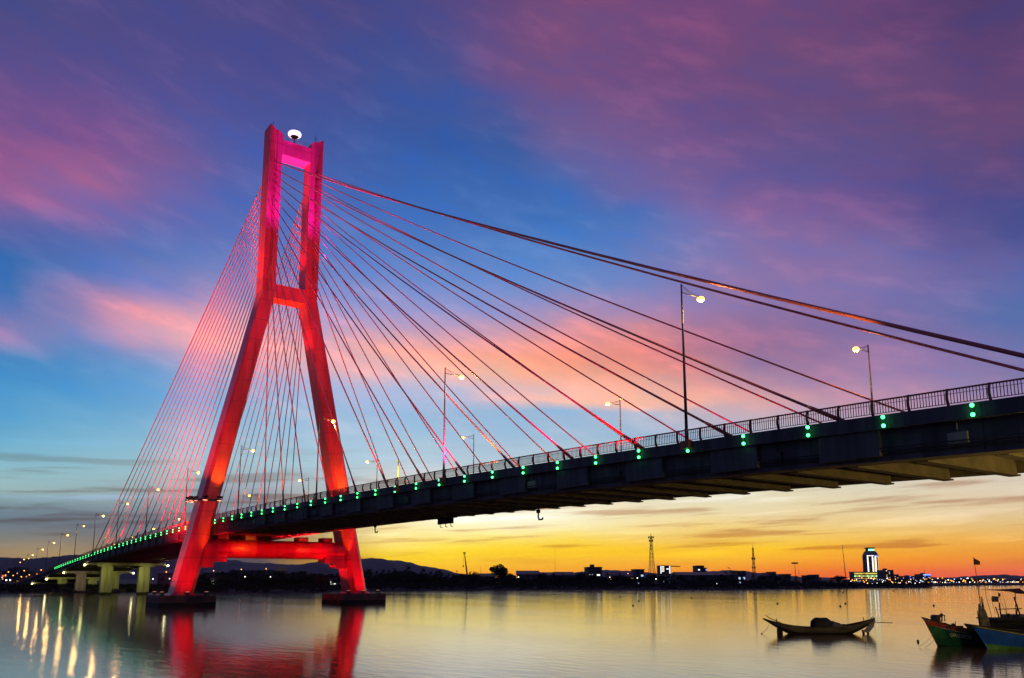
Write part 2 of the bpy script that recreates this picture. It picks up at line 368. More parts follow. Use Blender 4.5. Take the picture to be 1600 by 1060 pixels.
def hills(name, pts, D, depth, seed):
    """ridge running through photo columns pts=[(px, py_ridge)], built as a real height field"""
    rnd = random.Random(seed); m = MB(); rings = []
    cols_ = []; px = pts[0][0]
    while px <= pts[-1][0]:
        for (a, ya), (b, yb) in zip(pts, pts[1:]):
            if a <= px <= b:
                t = (px - a) / (b - a); t = t * t * (3 - 2 * t); y = ya + (yb - ya) * t; break
        cols_.append((px, zat(y + rnd.uniform(-.5, .5), D))); px += 5
    K = 9
    for k in range(K + 1):
        t = k / K; prof = sin(pi * t) ** .8
        rings.append([at(p, D + depth * (t - .5) * (1 + .2 * sin(p * .03 + seed)), max(0, h * prof * (1 + .10 * sin(p * .11 + k * 1.7) * (0 if k in (K // 2, K // 2 + 1) else 1)))) for p, h in cols_])
    m.loft(rings, closed=False, cap=False, smooth=True)
    return tag(m.build(name, 'hill_green'), None, kind='structure')
hills('hills', [(-500, 880), (-250, 860), (-100, 874), (0, 871), (40, 873), (75, 871), (110, 867), (150, 869), (210, 866), (280, 872), (340, 874), (400, 880), (460, 882), (520, 876), (560, 874), (583, 872), (600, 875), (620, 876), (642, 879), (655, 884), (672, 886), (692, 890), (720, 897), (760, 902)], 11000, 3500, 3)
hills('hills', [(820, 903), (870, 898), (920, 893), (950, 891), (985, 892), (1010, 894), (1040, 898), (1075, 898), (1110, 893), (1140, 891), (1160, 893), (1200, 896), (1260, 902), (1300, 903)], 13000, 3500, 5)
hills('hills', [(1400, 904), (1450, 902), (1480, 903), (1510, 901), (1540, 899), (1565, 898), (1600, 900), (1660, 897), (1720, 901), (1800, 899), (1900, 903)], 12000, 3500, 8)

# ------------------------------------------------------------------ the bridge
def zd(u):
    s = max(u, -330) / 100
    z = 14.16264 + .88942 * s - 1.58 * s * s - .06674 * s ** 3 + .04498 * s ** 4
    return max(z, 2.6)
bridge = empty('cable_stayed_bridge')
tag(bridge, 'red lit cable-stayed bridge with a tall H-shaped pylon rising from the river', 'bridge')
XL, XR = -420, 176

# pylon legs
def leg(s):
    m = MB()
    def ring(z, yo, yi, D, ch):
        a, b = s * yo, s * yi
        h = D / 2; c = ch if a > b else -ch
        return [(h, a - c, z), (h - ch, a, z), (-h + ch, a, z), (-h, a - c, z), (-h, b + c, z), (-h + ch, b, z), (h - ch, b, z), (h, b + c, z)]
    rings = []
    for i in range(15):
        t = i / 14; z = 1.8 + (56.6 - 1.8) * t
        yo = 17.3 + (5.22 - 17.3) * t; yi = 14.05 + (2.75 - 14.05) * t
        rings.append(ring(z, yo, yi, 5.2 - 1.5 * t, .75 - .62 * t))
    m.loft(rings)
    # plinth
    m.loft([ring(1.7, 17.9, 13.5, 6.0, .9), ring(2.05, 17.6, 13.8, 5.6, .8)])
    # upper shaft, slotted on both faces where the cables anchor, sloping top
    def up(z, zt=None):
        h = 1.75; a, b, c = s * 5.3, s * 2.85, s * 4.05
        zo = z if zt is None else zt[0]; zi = z if zt is None else zt[1]; zm = (zo + zi) / 2
        q = .28 * s
        return [(h, a, zo), (h - .02, c + q, zm), (h - .22, c + q * .4, zm), (h - .22, c - q * .4, zm), (h - .02, c - q, zm), (h, b, zi), (-h, b, zi), (-h + .02, c - q, zm), (-h + .22, c - q * .4, zm), (-h + .22, c + q * .4, zm), (-h + .02, c + q, zm), (-h, a, zo)]
    m.loft([up(56.6), up(64), up(72), up(80), up(0, (89.4, 87.9))])
    o = m.build('pylon_leg', 'pylon_lit_red', bridge)
    # antenna rod on the tip
    a = MB(); a.tube([(0, s * 4.3, 88.4), (0, s * 4.3, 90.9)], .05, 5); a.tube([(0, s * 4.3 - .35, 90), (0, s * 4.3 + .35, 90)], .03, 4); a.box(-.2, .2, s * 4.3 - .2, s * 4.3 + .2, 88.3, 88.95)
    a.build('lightning_rod', 'dark_metal', o)
    # service platform with floodlights just above the deck
    zz = 17.6; yo = 17.3 - (zz - 1.8) * .2204; yi = 14.05 - (zz - 1.8) * .2062
    p = MB()
    for (x, y, dx, dy) in ((2.9, s * (yo - .4), .9, .25), (3.0, s * (yi + .3), .7, .25), (.6, s * (yo + .9), .3, .8), (-1.6, s * (yo + .9), .3, .8), (-2.9, s * (yo + .2), .9, .3)):
        p.box(x - dx / 2 - .2, x + dx / 2 + .2, y - dy, y + dy, zz - .12, zz + .05)
        for t in (-.5, .5):
            p.tube([(x, y + t * dy, zz), (x, y + t * dy, zz + .35)], .05, 5)
            p.box(x - .28, x + .28, y + t * dy - .3, y + t * dy + .3, zz + .25, zz + .6)
            p.box(x - .2, x + .2, y + t * dy - .22, y + t * dy + .22, zz - .20, zz - .121, 1)
    a0, b0 = sorted((s * (yo + .12), s * (yi - .12)))
    p.box(-2.6, 2.6, a0, a0 + .1, zz - .25, zz + .1); p.box(-2.6, 2.6, b0 - .1, b0, zz - .25, zz + .1); p.box(2.45, 2.55, a0 + .1, b0 - .1, zz - .25, zz + .1)
    p.build('floodlight_platform', ['dark_metal', 'flood_glow'], o)
    # ladder and junction boxes at the foot
    l = MB(); yy = s * 14.6
    for k in range(2): l.tube([(2.95, yy + .25 * (-1) ** k, 1.9), (2.85, (yy - s * .55) + .25 * (-1) ** k, 4.6)], .03, 4)
    for k in range(8): l.tube([(2.93 - .012 * k, yy - .25 - s * .07 * k, 2.2 + .3 * k), (2.93 - .012 * k, yy + .25 - s * .07 * k, 2.2 + .3 * k)], .02, 4)
    l.build('ladder', 'dark_metal', o)
    return o
legs = [leg(-1), leg(1)]

m = MB(); m.box(-1.55, 1.55, -2.85, 2.85, 83.95, 86.8); m.box(-1.62, 1.62, -2.83, 2.83, 86.6, 86.9)
for k in range(-2, 3): m.box(1.55, 1.58, k * 1.1 - .03, k * 1.1 + .03, 84.1, 86.5)
beam_top = m.build('crossbeam', 'pylon_lit_red', bridge)
for x in (-1.45, 1.45):
    g = MB()
    for k in range(9):
        y = -2.6 + k * .65; g.tube([(x, y, 86.9), (x, y, 87.75)], .025, 4)
    for z in (87.3, 87.75): g.tube([(x, -2.6, z), (x, 2.6, z)], .022, 4)
    g.build('guard_rail', 'rail_paint', beam_top)
m = MB(); m.box(-1.6, 1.6, -2.95, 2.95, 55.4, 58.1); m.build('crossbeam', 'pylon_lit_red', bridge)
# lower crossbeam: rounded section with stepped haunches
m = MB(); rings = []
for k in range(13):
    y = -14.6 + 29.2 * k / 12; rg = []
    for j in range(28):
        a = 2 * pi * j / 28; e = .85
        cx_, sz_ = cos(a), sin(a)
        rg.append((2.1 * math.copysign(abs(cx_) ** e, cx_), y, 9.5 + 1.6 * math.copysign(abs(sz_) ** e, sz_)))
    rings.append(rg)
m.loft(rings, smooth=True)
for s in (-1, 1):
    for (yi, z0) in ((8.9, 7.25), (11.1, 6.3)):
        a, b = sorted((s * yi, s * 14.4)); m.box(-1.7, 1.7, a, b, z0, 7.25 if z0 < 7 else 8.6)
m.build('crossbeam', 'pylon_lit_red', bridge)
for y in (-9.5, -4.8, 4.8, 9.5):
    m = MB(); m.box(-1.2, 1.2, y - .9, y + .9, 11.05, 11.8); m.build('bearing', 'under_concrete', bridge)
for s in (-1, 1):
    m = MB(); y0, y1 = sorted((s * 11.1, s * 20.0)); b = .35
    m.loft([[(-4.4, y0, z), (4.4, y0, z), (4.4, y1, z), (-4.4, y1, z)] for z in (-2.5, .3, 1.45)])
    m.loft([[(-4.4 + q, y0 + q, z), (4.4 - q, y0 + q, z), (4.4 - q, y1 - q, z), (-4.4 + q, y1 - q, z)] for z, q in ((1.45, 0), (1.75, .12))])
    cap = m.build('pile_cap', 'cap_concrete', bridge)
    for (x, y) in ((4.0, s * 15.6), (4.0, s * 12.6), (2.6, s * 19.2), (-2.6, s * 19.2), (-4, s * 15.6)):
        f = MB(); f.box(x - .3, x + .3, y - .35, y + .35, 1.75, 1.85); f.box(x - .22, x + .22, y - .28, y + .28, 1.9, 2.3); f.box(x - .18, x + .18, y - .24, y + .24, 2.301, 2.32, 1)
        f.build('floodlight', ['dark_metal', 'flood_glow'], cap)

# beacon on top crossbeam
m = MB(); m.tube([(0, 0, 86.9), (0, 0, 89.0)], .10, 8); m.box(-.4, .4, -.4, .4, 86.9, 87.1)
bc = m.build('beacon_mast', 'dark_metal', bridge)
m = MB(); m.loft([[(r * cos(2 * pi * j / 18), r * sin(2 * pi * j / 18), z) for j in range(18)] for r, z in ((.2, 88.85), (.6, 88.98), (.80, 89.14))], smooth=True)
for j in range(9):
    a = 2 * pi * j / 9; m.tube([(.3 * cos(a), .3 * sin(a), 88.85), (1.14 * cos(a), 1.14 * sin(a), 89.2)], .03, 4)
m.build('lamp_bowl', 'dark_metal', bc)
m = MB(); m.loft([[(r * cos(2 * pi * j / 20), r * sin(2 * pi * j / 20), z) for j in range(20)] for r, z in ((.82, 89.16), (1.10, 89.26), (1.26, 89.5), (1.27, 89.75), (1.12, 90.0), (.75, 90.18), (.2, 90.26))], smooth=True)
m.build('lamp_dome', 'beacon_glow', bc)

# deck
def deck_ring(x):
    z = zd(x); t = min(max((x + 118) / 12, 0), 1); d1 = 1.7 + .7 * t; d2 = 1.0
    P = [(-11.96, 0), (-11.96, -.75), (-11.45, -.75), (-11.45, -d1), (-10.2, -d1), (-10.2, -.6), (10.2, -.6), (10.2, -d2), (11.45, -d2), (11.45, -.75), (11.96, -.75), (11.96, 0), (11.3, 0), (11.3, -.22), (-11.3, -.22), (-11.3, 0)]
    return [(x, y, z + q) for y, q in P]
m = MB(); xs = [XL + k * 4 for k in range(int((XR - XL) / 4) + 1)]
m.loft([deck_ring(x) for x in xs], mrow=[0, 0, 0, 1, 1, 1, 1, 1, 1, 0, 0, 0, 0, 0, 0, 0])
deck = m.build('deck', ['deck_concrete', 'under_concrete'], bridge)
m = MB(); m.loft([[(x, -10.9, zd(x) - .21), (x, 10.9, zd(x) - .21)] for x in xs], closed=False, cap=False)
m.build('roadway', 'asphalt', deck)
# cross floor beams under the deck, one each 3.95 m
m = MB(); m.box(-.17, .17, -10.2, .3, -2.36, -.6); m.box(-.32, .32, -10.2, .42, -2.46, -2.36); m.box(-.17, .17, .3, 10.2, -.95, -.6)
fb0 = None; x = 123.3 + 3.95 * 9
while x > -112:
    if abs(x) > 2.2:
        if fb0 is None: fb0 = m.build('floor_beam', 'under_concrete', bridge); o = fb0
        else: o = fb0.copy(); col.objects.link(o)
        o.location = (x, 0, zd(x))
    x -= 3.95
# stringers between them
m = MB()
for y in (-6.6, -3.2): m.loft([[(x, y - .15, zd(x) - .62), (x, y + .15, zd(x) - .62), (x, y + .15, zd(x) - 1.5), (x, y - .15, zd(x) - 1.5)] for x in xs if x > -114])
m.loft([[(x, .44, zd(x) - .62), (x, .80, zd(x) - .62), (x, .80, zd(x) - 2.24), (x, .44, zd(x) - 2.24)] for x in xs if x > -114])
m.build('stringer', 'under_concrete', bridge)

m = MB(); x = 174.5
while x > -180:
    z = zd(x); m.box(x - .02, x + .02, -11.966, -11.95, z - .74, z - .01); m.box(x - .25, x - .17, -11.458, -11.44, z - 2.3, z - .8); x -= 5.9
tag(m.build('expansion_joints', 'dark_metal', deck), None, None, None, 'stuff')
rnd = random.Random(12)
for k in range(16):
    x = 126 - k * 11.3 + rnd.uniform(-2, 2); z = zd(x); m = MB(); w_ = rnd.uniform(.25, .6)
    m.box(x - w_, x + w_, -11.62, -11.452, z - 1.9, z - 1.3); m.tube([(x, -11.56, z - 1.3), (x, -11.56, z - .76)], .035, 5)
    m.build('junction_box', 'pier_concrete' if k % 3 == 0 else 'dark_metal', deck)
for k in range(3):
    m = MB(); y = -11.52 - .1 * k; m.tube([(x, y + .0, zd(x) - 2.06 + .16 * k) for x in xs if -118 < x < 172], .035, 5); m.build('cable_conduit', 'dark_metal', deck)
# stay cables
UR = [133.3] + [119.5 - 7.84 * k for k in range(13)]
UL = [-112.2, -103.8, -96, -88.4, -81, -73.6, -66.6, -60, -53.2, -46.5, -40, -34, -28.5, -23]
ZT = [82.15, 80.68, 79.34, 78.07, 76.62, 75.04, 73.52, 71.9, 70.3, 68.7, 67.1, 65.5, 63.9, 62.4]
blk = MB(); blk.box(-1.2, 2.4, -11.78, -11.46, -2.2, -.76); blk0 = None
sock = []
for side, UU in ((1, UR), (-1, UL)):
    for k, u in enumerate(UU):
        for s in (-1, 1):
            A = Vector((side * 1.35, s * 4.05, ZT[k])); B = Vector((u, s * 11.1, zd(u) + .1))
            L = (B - A).length; sag = .0075 * L * (L / 140); n = 14
            pts = [A.lerp(B, i / n) - Vector((0, 0, 4 * sag * (i / n) * (1 - i / n))) for i in range(n + 1)]
            r = .115 if k == 0 else .085
            c = MB(); c.tube(pts, r, 8)
            d = (pts[-2] - B).normalized()
            c.tube([B - d * .2, B + d * 2.2, B + d * 2.6], [.13, .12, r + .005], 8, m=1)
            c.build('stay_cable', ['cable_paint', 'sleeve_paint'], bridge)
            if s == -1:
                if blk0 is None: blk0 = blk.build('anchor_block', 'deck_concrete', bridge); o = blk0
                else: o = blk0.copy(); col.objects.link(o)
                o.location = (u, 0, zd(u))

# railings
def railing(Y, step_in):
    m = MB(); s = -1 if Y < 0 else 1
    prof = lambda h: s * .12 * sin(max(0, (h / .85)) * pi)   # posts bow outwards
    segs = [x for x in xs if x > -330]
    for h, r in ((.85, .05), (.62, .013), (.14, .022)):
        m.tube([(x, Y + prof(h) * .6, zd(x) + h) for x in segs], r, 5, smooth=True)
    x = 172.0
    while x > -200:
        b = zd(x); w_ = .017 if x > 60 else .014
        m.box(x - w_, x + w_, Y + prof(.4) * .6 - .014, Y + prof(.4) * .6 + .014, b + .14, b + .85)
        x -= .155 if x > 40 else (.33 if x > -20 else .6)
    return m
for Y in (-11.65, 11.65):
    m = railing(Y, 1); s = -1 if Y < 0 else 1
    posts = [99.65 + 2 * i for i in range(-215, 37) if 99.65 + 2 * i > -320]
    posts.sort(reverse=True)
    def post_at(mb, x, z):
        rg = []
        for i in range(6):
            h = .9 * i / 5; o_ = s * .13 * sin(pi * i / 5); wd = .10 - .03 * i / 5
            rg.append([(x - .045, Y + o_ - wd, z + h), (x + .045, Y + o_ - wd, z + h), (x + .045, Y + o_ + wd * .6, z + h), (x - .045, Y + o_ + wd * .6, z + h)])
        mb.loft(rg)
    for x in posts[100:]: post_at(m, x, zd(x))
    rail = m.build('railing', 'rail_paint', bridge)
    p = MB(); post_at(p, 0, 0); p0 = None
    for x in posts[:100]:
        if p0 is None: p0 = p.build('railing_post', 'rail_paint', rail); o = p0
        else: o = p0.copy(); col.objects.link(o)
        o.location = (x, 0, zd(x))

# green marker lamps in pairs along the near edge
m = MB(); m.box(-.03, .03, -11.99, -11.963, -.7, -.08)
for z in (-.16, -.62):
    m.box(-.09, .09, -12.04, -11.962, z - .08, z + .08, 0); m.sphere((0, -12.10, z), .105, 8, m=1)
e0 = None
for k in range(68):
    x = 126.95 - 4.53 * k
    if e0 is None: e0 = m.build('edge_light', ['dark_metal', 'green_glow'], bridge); o = e0
    else: o = e0.copy(); col.objects.link(o)
    o.location = (x, 0, zd(x))

# inspection hooks and pipes hanging under the deck
def hang(x, y, big):
    m = MB(); z = zd(x) - 2.3
    if big:
        for k in range(3):
            m.box(x + k * 1.25 - .45, x + k * 1.25 + .45, y - .12, y + .12, z - .85, z); m.tube([(x + k * 1.25, y, z - .85), (x + k * 1.25, y, z - 1.15), (x + k * 1.25 + .45, y, z - 1.25)], .05, 5)
    else:
        m.tube([(x, y, z), (x, y, z - .95)], .09, 6); m.box(x - .2, x + .2, y - .12, y + .12, z - .45, z - .1); m.tube([(x, y, z - .9), (x + .1, y, z - 1.15), (x + .7, y, z - 1.15), (x + .75, y, z - .95)], .09, 5)
    m.build('hanging_pipe', 'dark_metal', bridge)
hang(39.2, .1, False); hang(57.0, .1, True); hang(76.9, .1, False)
for x in (5.5, 43):
    m = MB(); m.tube([(x, -12.06, zd(x) - .5), (x, -12.06, zd(x) - 2.6)], .08, 6); m.build('drain_pipe', 'deck_concrete', bridge)

# approach piers
for i, (X, hw) in enumerate(((-124, 10.9), (-168, 10.2), (-209, 10.2), (-250, 10.2), (138, 10.9))):
    zc = zd(X) - 1.75; m = MB()
    m.box(X - 1.1, X + 1.1, -hw, hw, zc - .75, zc - .01)
    for s in (-1, 1): m.box(X - .95, X + .95, s * 4 - .01 if s > 0 else -hw + 3, s * 4 + .01 if s < 0 else hw - 3, zc - 1.1, zc - .75)
    pr_ = m.build('pier', 'pier_concrete', bridge)
    for y in (-5.2, 5.0):
        c = MB(); b0, b1 = y - 1.55, y + 1.55; zb = -2
        c.loft([[(X + .9, b0, z), (X + .9, y - .25, z), (X + .6, y - .25, z), (X + .6, y + .15, z), (X + .9, y + .15, z), (X + .9, b1, z), (X - .9, b1, z), (X - .9, y + .15, z), (X - .6, y + .15, z), (X - .6, y - .25, z), (X - .9, y - .25, z), (X - .9, b0, z)] for z in (zb, zc - 1.1)])
        c.build('column', 'pier_concrete', pr_)
    for y in ((-hw - .5, hw + .5) if i != 3 else (-hw - .5,)):
        f = MB(); f.sphere((X + 1.6, y, zc - .7), .26 if i < 2 else .32, 8, m=1); f.box(X + 1.0, X + 1.7, y - .12, y + .12, zc - .4, zc - .2)
        f.build('work_lamp', ['dark_metal', 'white_glow'], pr_)
m = MB(); m.loft([[(x, -11.3, zd(x) - .8), (x, 11.3, zd(x) - .8), (x, 11.3, .2), (x, -11.3, .2)] for x in [-270 - 6 * k for k in range(26)]])
m.build('abutment', 'pier_concrete', bridge)

# ------------------------------------------------------------------ street lamps
GA = 'street lamps along the near edge of the bridge'; GB = 'street lamps along the far edge of the bridge'
def make_lamp(s, glow):
    r = empty('street_lamp')
    m = MB(); m.tube([(0, 0, -.4), (0, 0, 4), (0, 0, 10.75)], [.11, .09, .05], 8); m.tube([(0, 0, -.2), (0, 0, .7)], .14, 8)
    m.build('pole', 'pole_metal', r)
    if s > 0:
        m = MB(); m.box(-.35, .35, -.3, .3, -.62, -.12); m.build('base_box', 'box_paint', r)
    m = MB(); tip = (0, s * 1.65, 10.2)
    m.tube([(0, 0, 10.15), (0, s * .8, 10.12), tip], .035, 5); m.tube([(0, 0, 10.7), (0, s * .5, 10.5), (0, s * 1.1, 10.3), tip], .02, 4)
    for t in (.15, .3, .45, .6): m.tube([(0, s * t * 1.65, 10.14), (0, s * t * .9, 10.7 - .42 * t)], .012, 4)
    m.tube([tip, (0, s * 1.95, 10.15)], [.05, .13], 6)
    m.build('bracket', 'pole_metal', r)
    m = MB(); m.sphere((0, s * 1.9, 10.05), .27, 12, sz=.75, k=7); m.build('lantern', glow, r)
    l = bpy.data.lights.new('lamp_light', 'POINT'); l.energy = 480; l.color = (1, .50, .13); l.shadow_soft_size = .2
    lo = bpy.data.objects.new('lamp_light', l); col.objects.link(lo); lo.parent = r; lo.location = (0, s * 1.9, 9.6)
    return r
ords = ['first', 'second', 'third', 'fourth', 'fifth', 'sixth', 'seventh', 'eighth', 'ninth', 'tenth', 'eleventh', 'twelfth', 'thirteenth', 'fourteenth']
la = make_lamp(1, 'lamp_glow'); lb = make_lamp(-1, 'lamp_glow')
where = {0: 'tallest street lamp in view, on the near bridge edge right of the pylon', 1: 'street lamp on the near bridge edge midway between pylon and tallest lamp', 2: 'street lamp on the near bridge edge just before the far pylon leg', 3: 'street lamp on the near bridge edge seen between the two pylon legs', 4: 'street lamp on the near bridge edge immediately left of the near pylon leg'}
for i in range(14):
    x = 108.7 - 30.91 * i
    o = la if i == 0 else copy_tree(la)
    o.location = (x, -12.0, zd(x) + .15)
    tag(o, where.get(i, '%s lamp left of the near pylon leg along the near edge' % ords[i - 4]), 'street lamp', GA)
    o = lb if i == 0 else copy_tree(lb)
    x = 107.7 - 30.91 * i
    o.location = (x, 12.2, zd(x) + .15)
    tag(o, 'rightmost street lamp, on the far bridge edge with a glaring yellow lantern' if i == 0 else '%s street lamp from the right along the far bridge edge' % ords[i], 'street lamp', GB)
sp = empty('signal_post', (68.5, -11.98, zd(68.5)))
tag(sp, 'short bare post on a brown box at the near bridge edge', 'post')
m = MB(); m.tube([(0, 0, -.3), (0, 0, 2.7)], [.08, .05], 6); m.box(-.12, .12, -.05, .05, 2.5, 2.62); m.build('pole', 'pole_metal', sp)
m = MB(); m.box(-.4, .4, -.25, .25, -.6, -.15); m.build('base_box', 'box_paint', sp)

# ------------------------------------------------------------------ pylon floodlighting (the photo's coloured light)
def spot(loc, target, power, color, ang=60, blend=.8, size=.3):
    l = bpy.data.lights.new('floodlight_beam', 'SPOT'); l.energy = power; l.color = color; l.spot_size = R(ang); l.spot_blend = blend; l.shadow_soft_size = size
    o = bpy.data.objects.new('floodlight_beam', l); col.objects.link(o); o.location = loc
    o.rotation_euler = (Vector(target) - Vector(loc)).to_track_quat('-Z', 'Y').to_euler()
    return o
RED, ORG, MAG = (1, .004, .012), (1, .42, .01), (.55, .01, 1)
for s in (-1, 1):
    spot((8.5, s * 16.5, 3.0), (2, s * 15, 9), 2600, RED, 120)                       # foot
    spot((9.0, s * 15.0, 2.6), (1.5, s * 11.5, 26), 5500, RED, 60)
    spot((4.2, s * 13.0, 6.0), (2.0, s * 12.7, 15), 4200, ORG, 30)                    # orange streak under the deck
    spot((1.0, -23.5 if s < 0 else 9.5, 2.6), (0, s * 14.0, 14), 5500 if s < 0 else 2500, RED, 100)       # side faces
    spot((1.0, -22.0 if s < 0 else 8.0, 14.5), (0, s * 7.5, 46), 30000 if s < 0 else 9000, RED, 60)
    spot((8.0, s * 11.4, 17.4), (1.6, s * 5.5, 52), 8000, RED, 50)
    spot((5.4, s * 11.6, 18.2), (1.8, s * 10.6, 25), 6500, ORG, 62)
    spot((12, s * 4.2, 38), (1.75, s * 4.2, 72), 5000, RED, 34)
    spot((7, s * 4.0, 62), (1.75, s * 4.2, 84), 20000, MAG, 56)
    spot((14, s * 1.5, 52), (1.75, s * 3.8, 85), 78000, MAG, 30)
spot((2.0, -24, 40), (0, -5.3, 64), 60000, (1, .30, .01), 34)
spot((1.0, -11, 52), (0, -5.3, 74), 16000, RED, 55)
spot((0, 0, 47), (0, 0, 57), 3500, ORG, 70)
spot((2, 0, 44), (0, 4, 55), 4000, RED, 90)
spot((0, 0, 70), (0, 0, 85), 14000, (1, .22, .05), 60)
spot((0, -1.8, 60), (0, 3.2, 76), 5000, RED, 100)
spot((10, -8, 7.6), (2, -4, 9.5), 3000, RED, 95)
spot((10, 8, 7.6), (2, 4, 9.5), 4500, RED, 95)
spot((5.5, -6, 9.6), (2, -6, 9.8), 350, ORG, 80)
spot((5.5, 5, 9.6), (2, 5, 9.8), 120, ORG, 70)
# floodlights on the deck wash the lower stays
for s in (-1, 1):
    yo = -12.7 if s < 0 else 8.6
    for x in (-100, -80, -60, -40):
        spot((x, yo, zd(x) + .4), (x * .45, s * 8.0, zd(x) + 38), 26000, RED, 62)
        spot((x - 2, yo, zd(x) + .4), (x * .86, s * 10.6, zd(x) + 15), 9000, (1, .5, .01), 46)
    for x in (34, 52, 70, 88, 106):
        spot((x, yo, zd(x) + .4), (x * .66, s * 10.3, zd(x) + 19), 13000 if s < 0 else 9000, (1, .6, .02) if x in (34, 70, 88) else RED, 56)
        spot((x - 6, yo, zd(x) + .4), (x * .35, s * 8, zd(x) + 40), 16000, RED if x in (34, 70) else (1, .04, .45), 52)
spot((124, -12.8, 13.4), (112, -10.8, 24), 6000, (1, .5, .02), 60)
spot((136, -11.5, 7.2), (112, -4, 10.5), 1900, (1, .70, .20), 110)
spot((136, 2, 7.2), (112, 0, 10.5), 1500, (1, .70, .20), 110)
# big floods on the pile caps wash both fans from below
spot((-4.2, -19.6, 2.4), (-46, -11, 52), 260000, (1, .006, .02), 64)
spot((4.2, -19.6, 2.4), (46, -11, 74), 420000, (1, .01, .22), 46)
spot((-4.2, 11.6, 2.4), (-44, 11, 52), 130000, (1, .006, .02), 60)
# lamps at the cap ends light the approach piers
for X in (-124, -168, -209):
    for y in (-5.2, 5.0):
        spot((X + 6.5, y - 2.5, 7.2 if X == -124 else 4.5), (X + .9, y, 4.0), 900 if X == -124 else 450, (.95, 1, .22) if X != -168 or y > 0 else (1, .72, .5), 110, .8, 1.6)

# ------------------------------------------------------------------ far shore: trees
mat('bark', (.05, .04, .03), .9, noise=(.03, .025, .02), nscale=3)
mat('leaf', (.045, .05, .028), .9, noise=(.025, .03, .016), nscale=.8)
mat('leaf_dark', (.03, .034, .022), .9, noise=(.018, .02, .014), nscale=.8)

def make_tree(kind, seed):
    rnd = random.Random(seed); t = MB(); c = MB()
    def leaves(cx, cy, cz, rx, rz, n, sz):
        for _ in range(n):
            while True:
                a, b, d = rnd.uniform(-1, 1), rnd.uniform(-1, 1), rnd.uniform(-1, 1)
                if a * a + b * b + d * d < 1: break
            p = Vector((cx + a * rx, cy + b * rx, cz + d * rz)); u = Vector((rnd.gauss(0, 1), rnd.gauss(0, 1), rnd.gauss(0, 1))).normalized()
            v = u.cross(Vector((rnd.gauss(0, 1), rnd.gauss(0, 1), rnd.gauss(0, 1)))).normalized(); k = sz * rnd.uniform(.5, 1.3)
            c.face([p - u * k, p + v * k * .6, p + u * k, p - v * k * .6], 0)
    if kind == 'broad':      # heights are for a 10 m tree
        t.tube([(0, 0, -.5), (.1, 0, 2), (-.1, .1, 4.2), (0, 0, 6)], [.32, .24, .17, .08], 6)
        for _ in range(8):
            a = rnd.uniform(0, 6.28); h = rnd.uniform(2.6, 5); e = (cos(a) * 2.2, sin(a) * 2.2, h + rnd.uniform(1, 2.4)); t.tube([(0, 0, h), e], [.12, .04], 5)
            leaves(e[0], e[1], e[2] + .4, rnd.uniform(1.0, 1.7), rnd.uniform(.8, 1.4), 95, .42)
        leaves(0, 0, 7.4, 2.3, 2.2, 330, .42)
    elif kind == 'casuarina':
        t.tube([(0, 0, -.5), (.1, 0, 5), (0, .1, 9.6)], [.22, .13, .03], 6)
        for k in range(26):
            h = 1.8 + k * .3; a = rnd.uniform(0, 6.28); r = (10 - h) * .24 * rnd.uniform(.5, 1.2) + .2; e = (cos(a) * r, sin(a) * r, h + rnd.uniform(.5, 1.1)); t.tube([(0, 0, h), e], [.05, .015], 4)
            leaves(e[0], e[1], e[2], .42, .6, 12, .34)
    elif kind == 'palm':
        t.tube([(0, 0, -.5), (.3, 0, 4), (.2, 0, 8.4)], [.2, .14, .12], 6)
        for k in range(14):
            a = 2 * pi * k / 14 + rnd.uniform(-.2, .2); d = Vector((cos(a), sin(a), 0)); q = Vector((-sin(a), cos(a), 0)); up = rnd.uniform(.2, 1.3); pr_ = None
            for i in range(5):
                f_ = i / 4; p = Vector((.2, 0, 8.4)) + d * 2.6 * f_ + Vector((0, 0, up * f_ * 1.4 - 2.2 * f_ * f_))
                if pr_ is not None: c.face([pr_ - q * .28, p - q * .28 * (1.05 - f_), p + q * .28 * (1.05 - f_), pr_ + q * .28])
                pr_ = p
    elif kind == 'bush':
        t.tube([(0, 0, -.5), (0, 0, 3)], [.25, .1], 5)
        for _ in range(9): leaves(rnd.uniform(-2.4, 2.4), rnd.uniform(-2, 2), rnd.uniform(1.5, 6.5), rnd.uniform(1.4, 2.2), rnd.uniform(1.2, 2.4), 44, .55)
    elif kind == 'spindly':
        t.tube([(0, 0, -.5), (0, .1, 5), (.2, 0, 9)], [.18, .1, .03], 5)
        for _ in range(12):
            h = rnd.uniform(4, 8.5); a = rnd.uniform(0, 6.28); r = rnd.uniform(.6, 1.8); e = (cos(a) * r, sin(a) * r, h + rnd.uniform(.4, 1.4)); t.tube([(0, 0, h), e], [.05, .02], 4); leaves(*e, .5, .35, 9, .3)
    r = empty('tree'); t.build('trunk', 'bark', r); c.build('crown', 'leaf' if seed % 2 else 'leaf_dark', r)
    return r
SRC = {}
def tree(kind, seed, px, D, h, wide=1.0, label=None, group=None, name=None, z0=1.6):
    k = (kind, seed)
    if k not in SRC: SRC[k] = make_tree(kind, seed); o = SRC[k]
    else: o = copy_tree(SRC[k])
    o.location = at(px, D, z0 - .1); q = h / 10; o.scale = (q * wide, q * wide, q); o.rotation_euler = (0, 0, random.uniform(0, 6.28))
    tag(o, label, 'tree', group)
    return o
def treetop(px, py, D): return zat(py, D) - 1.6

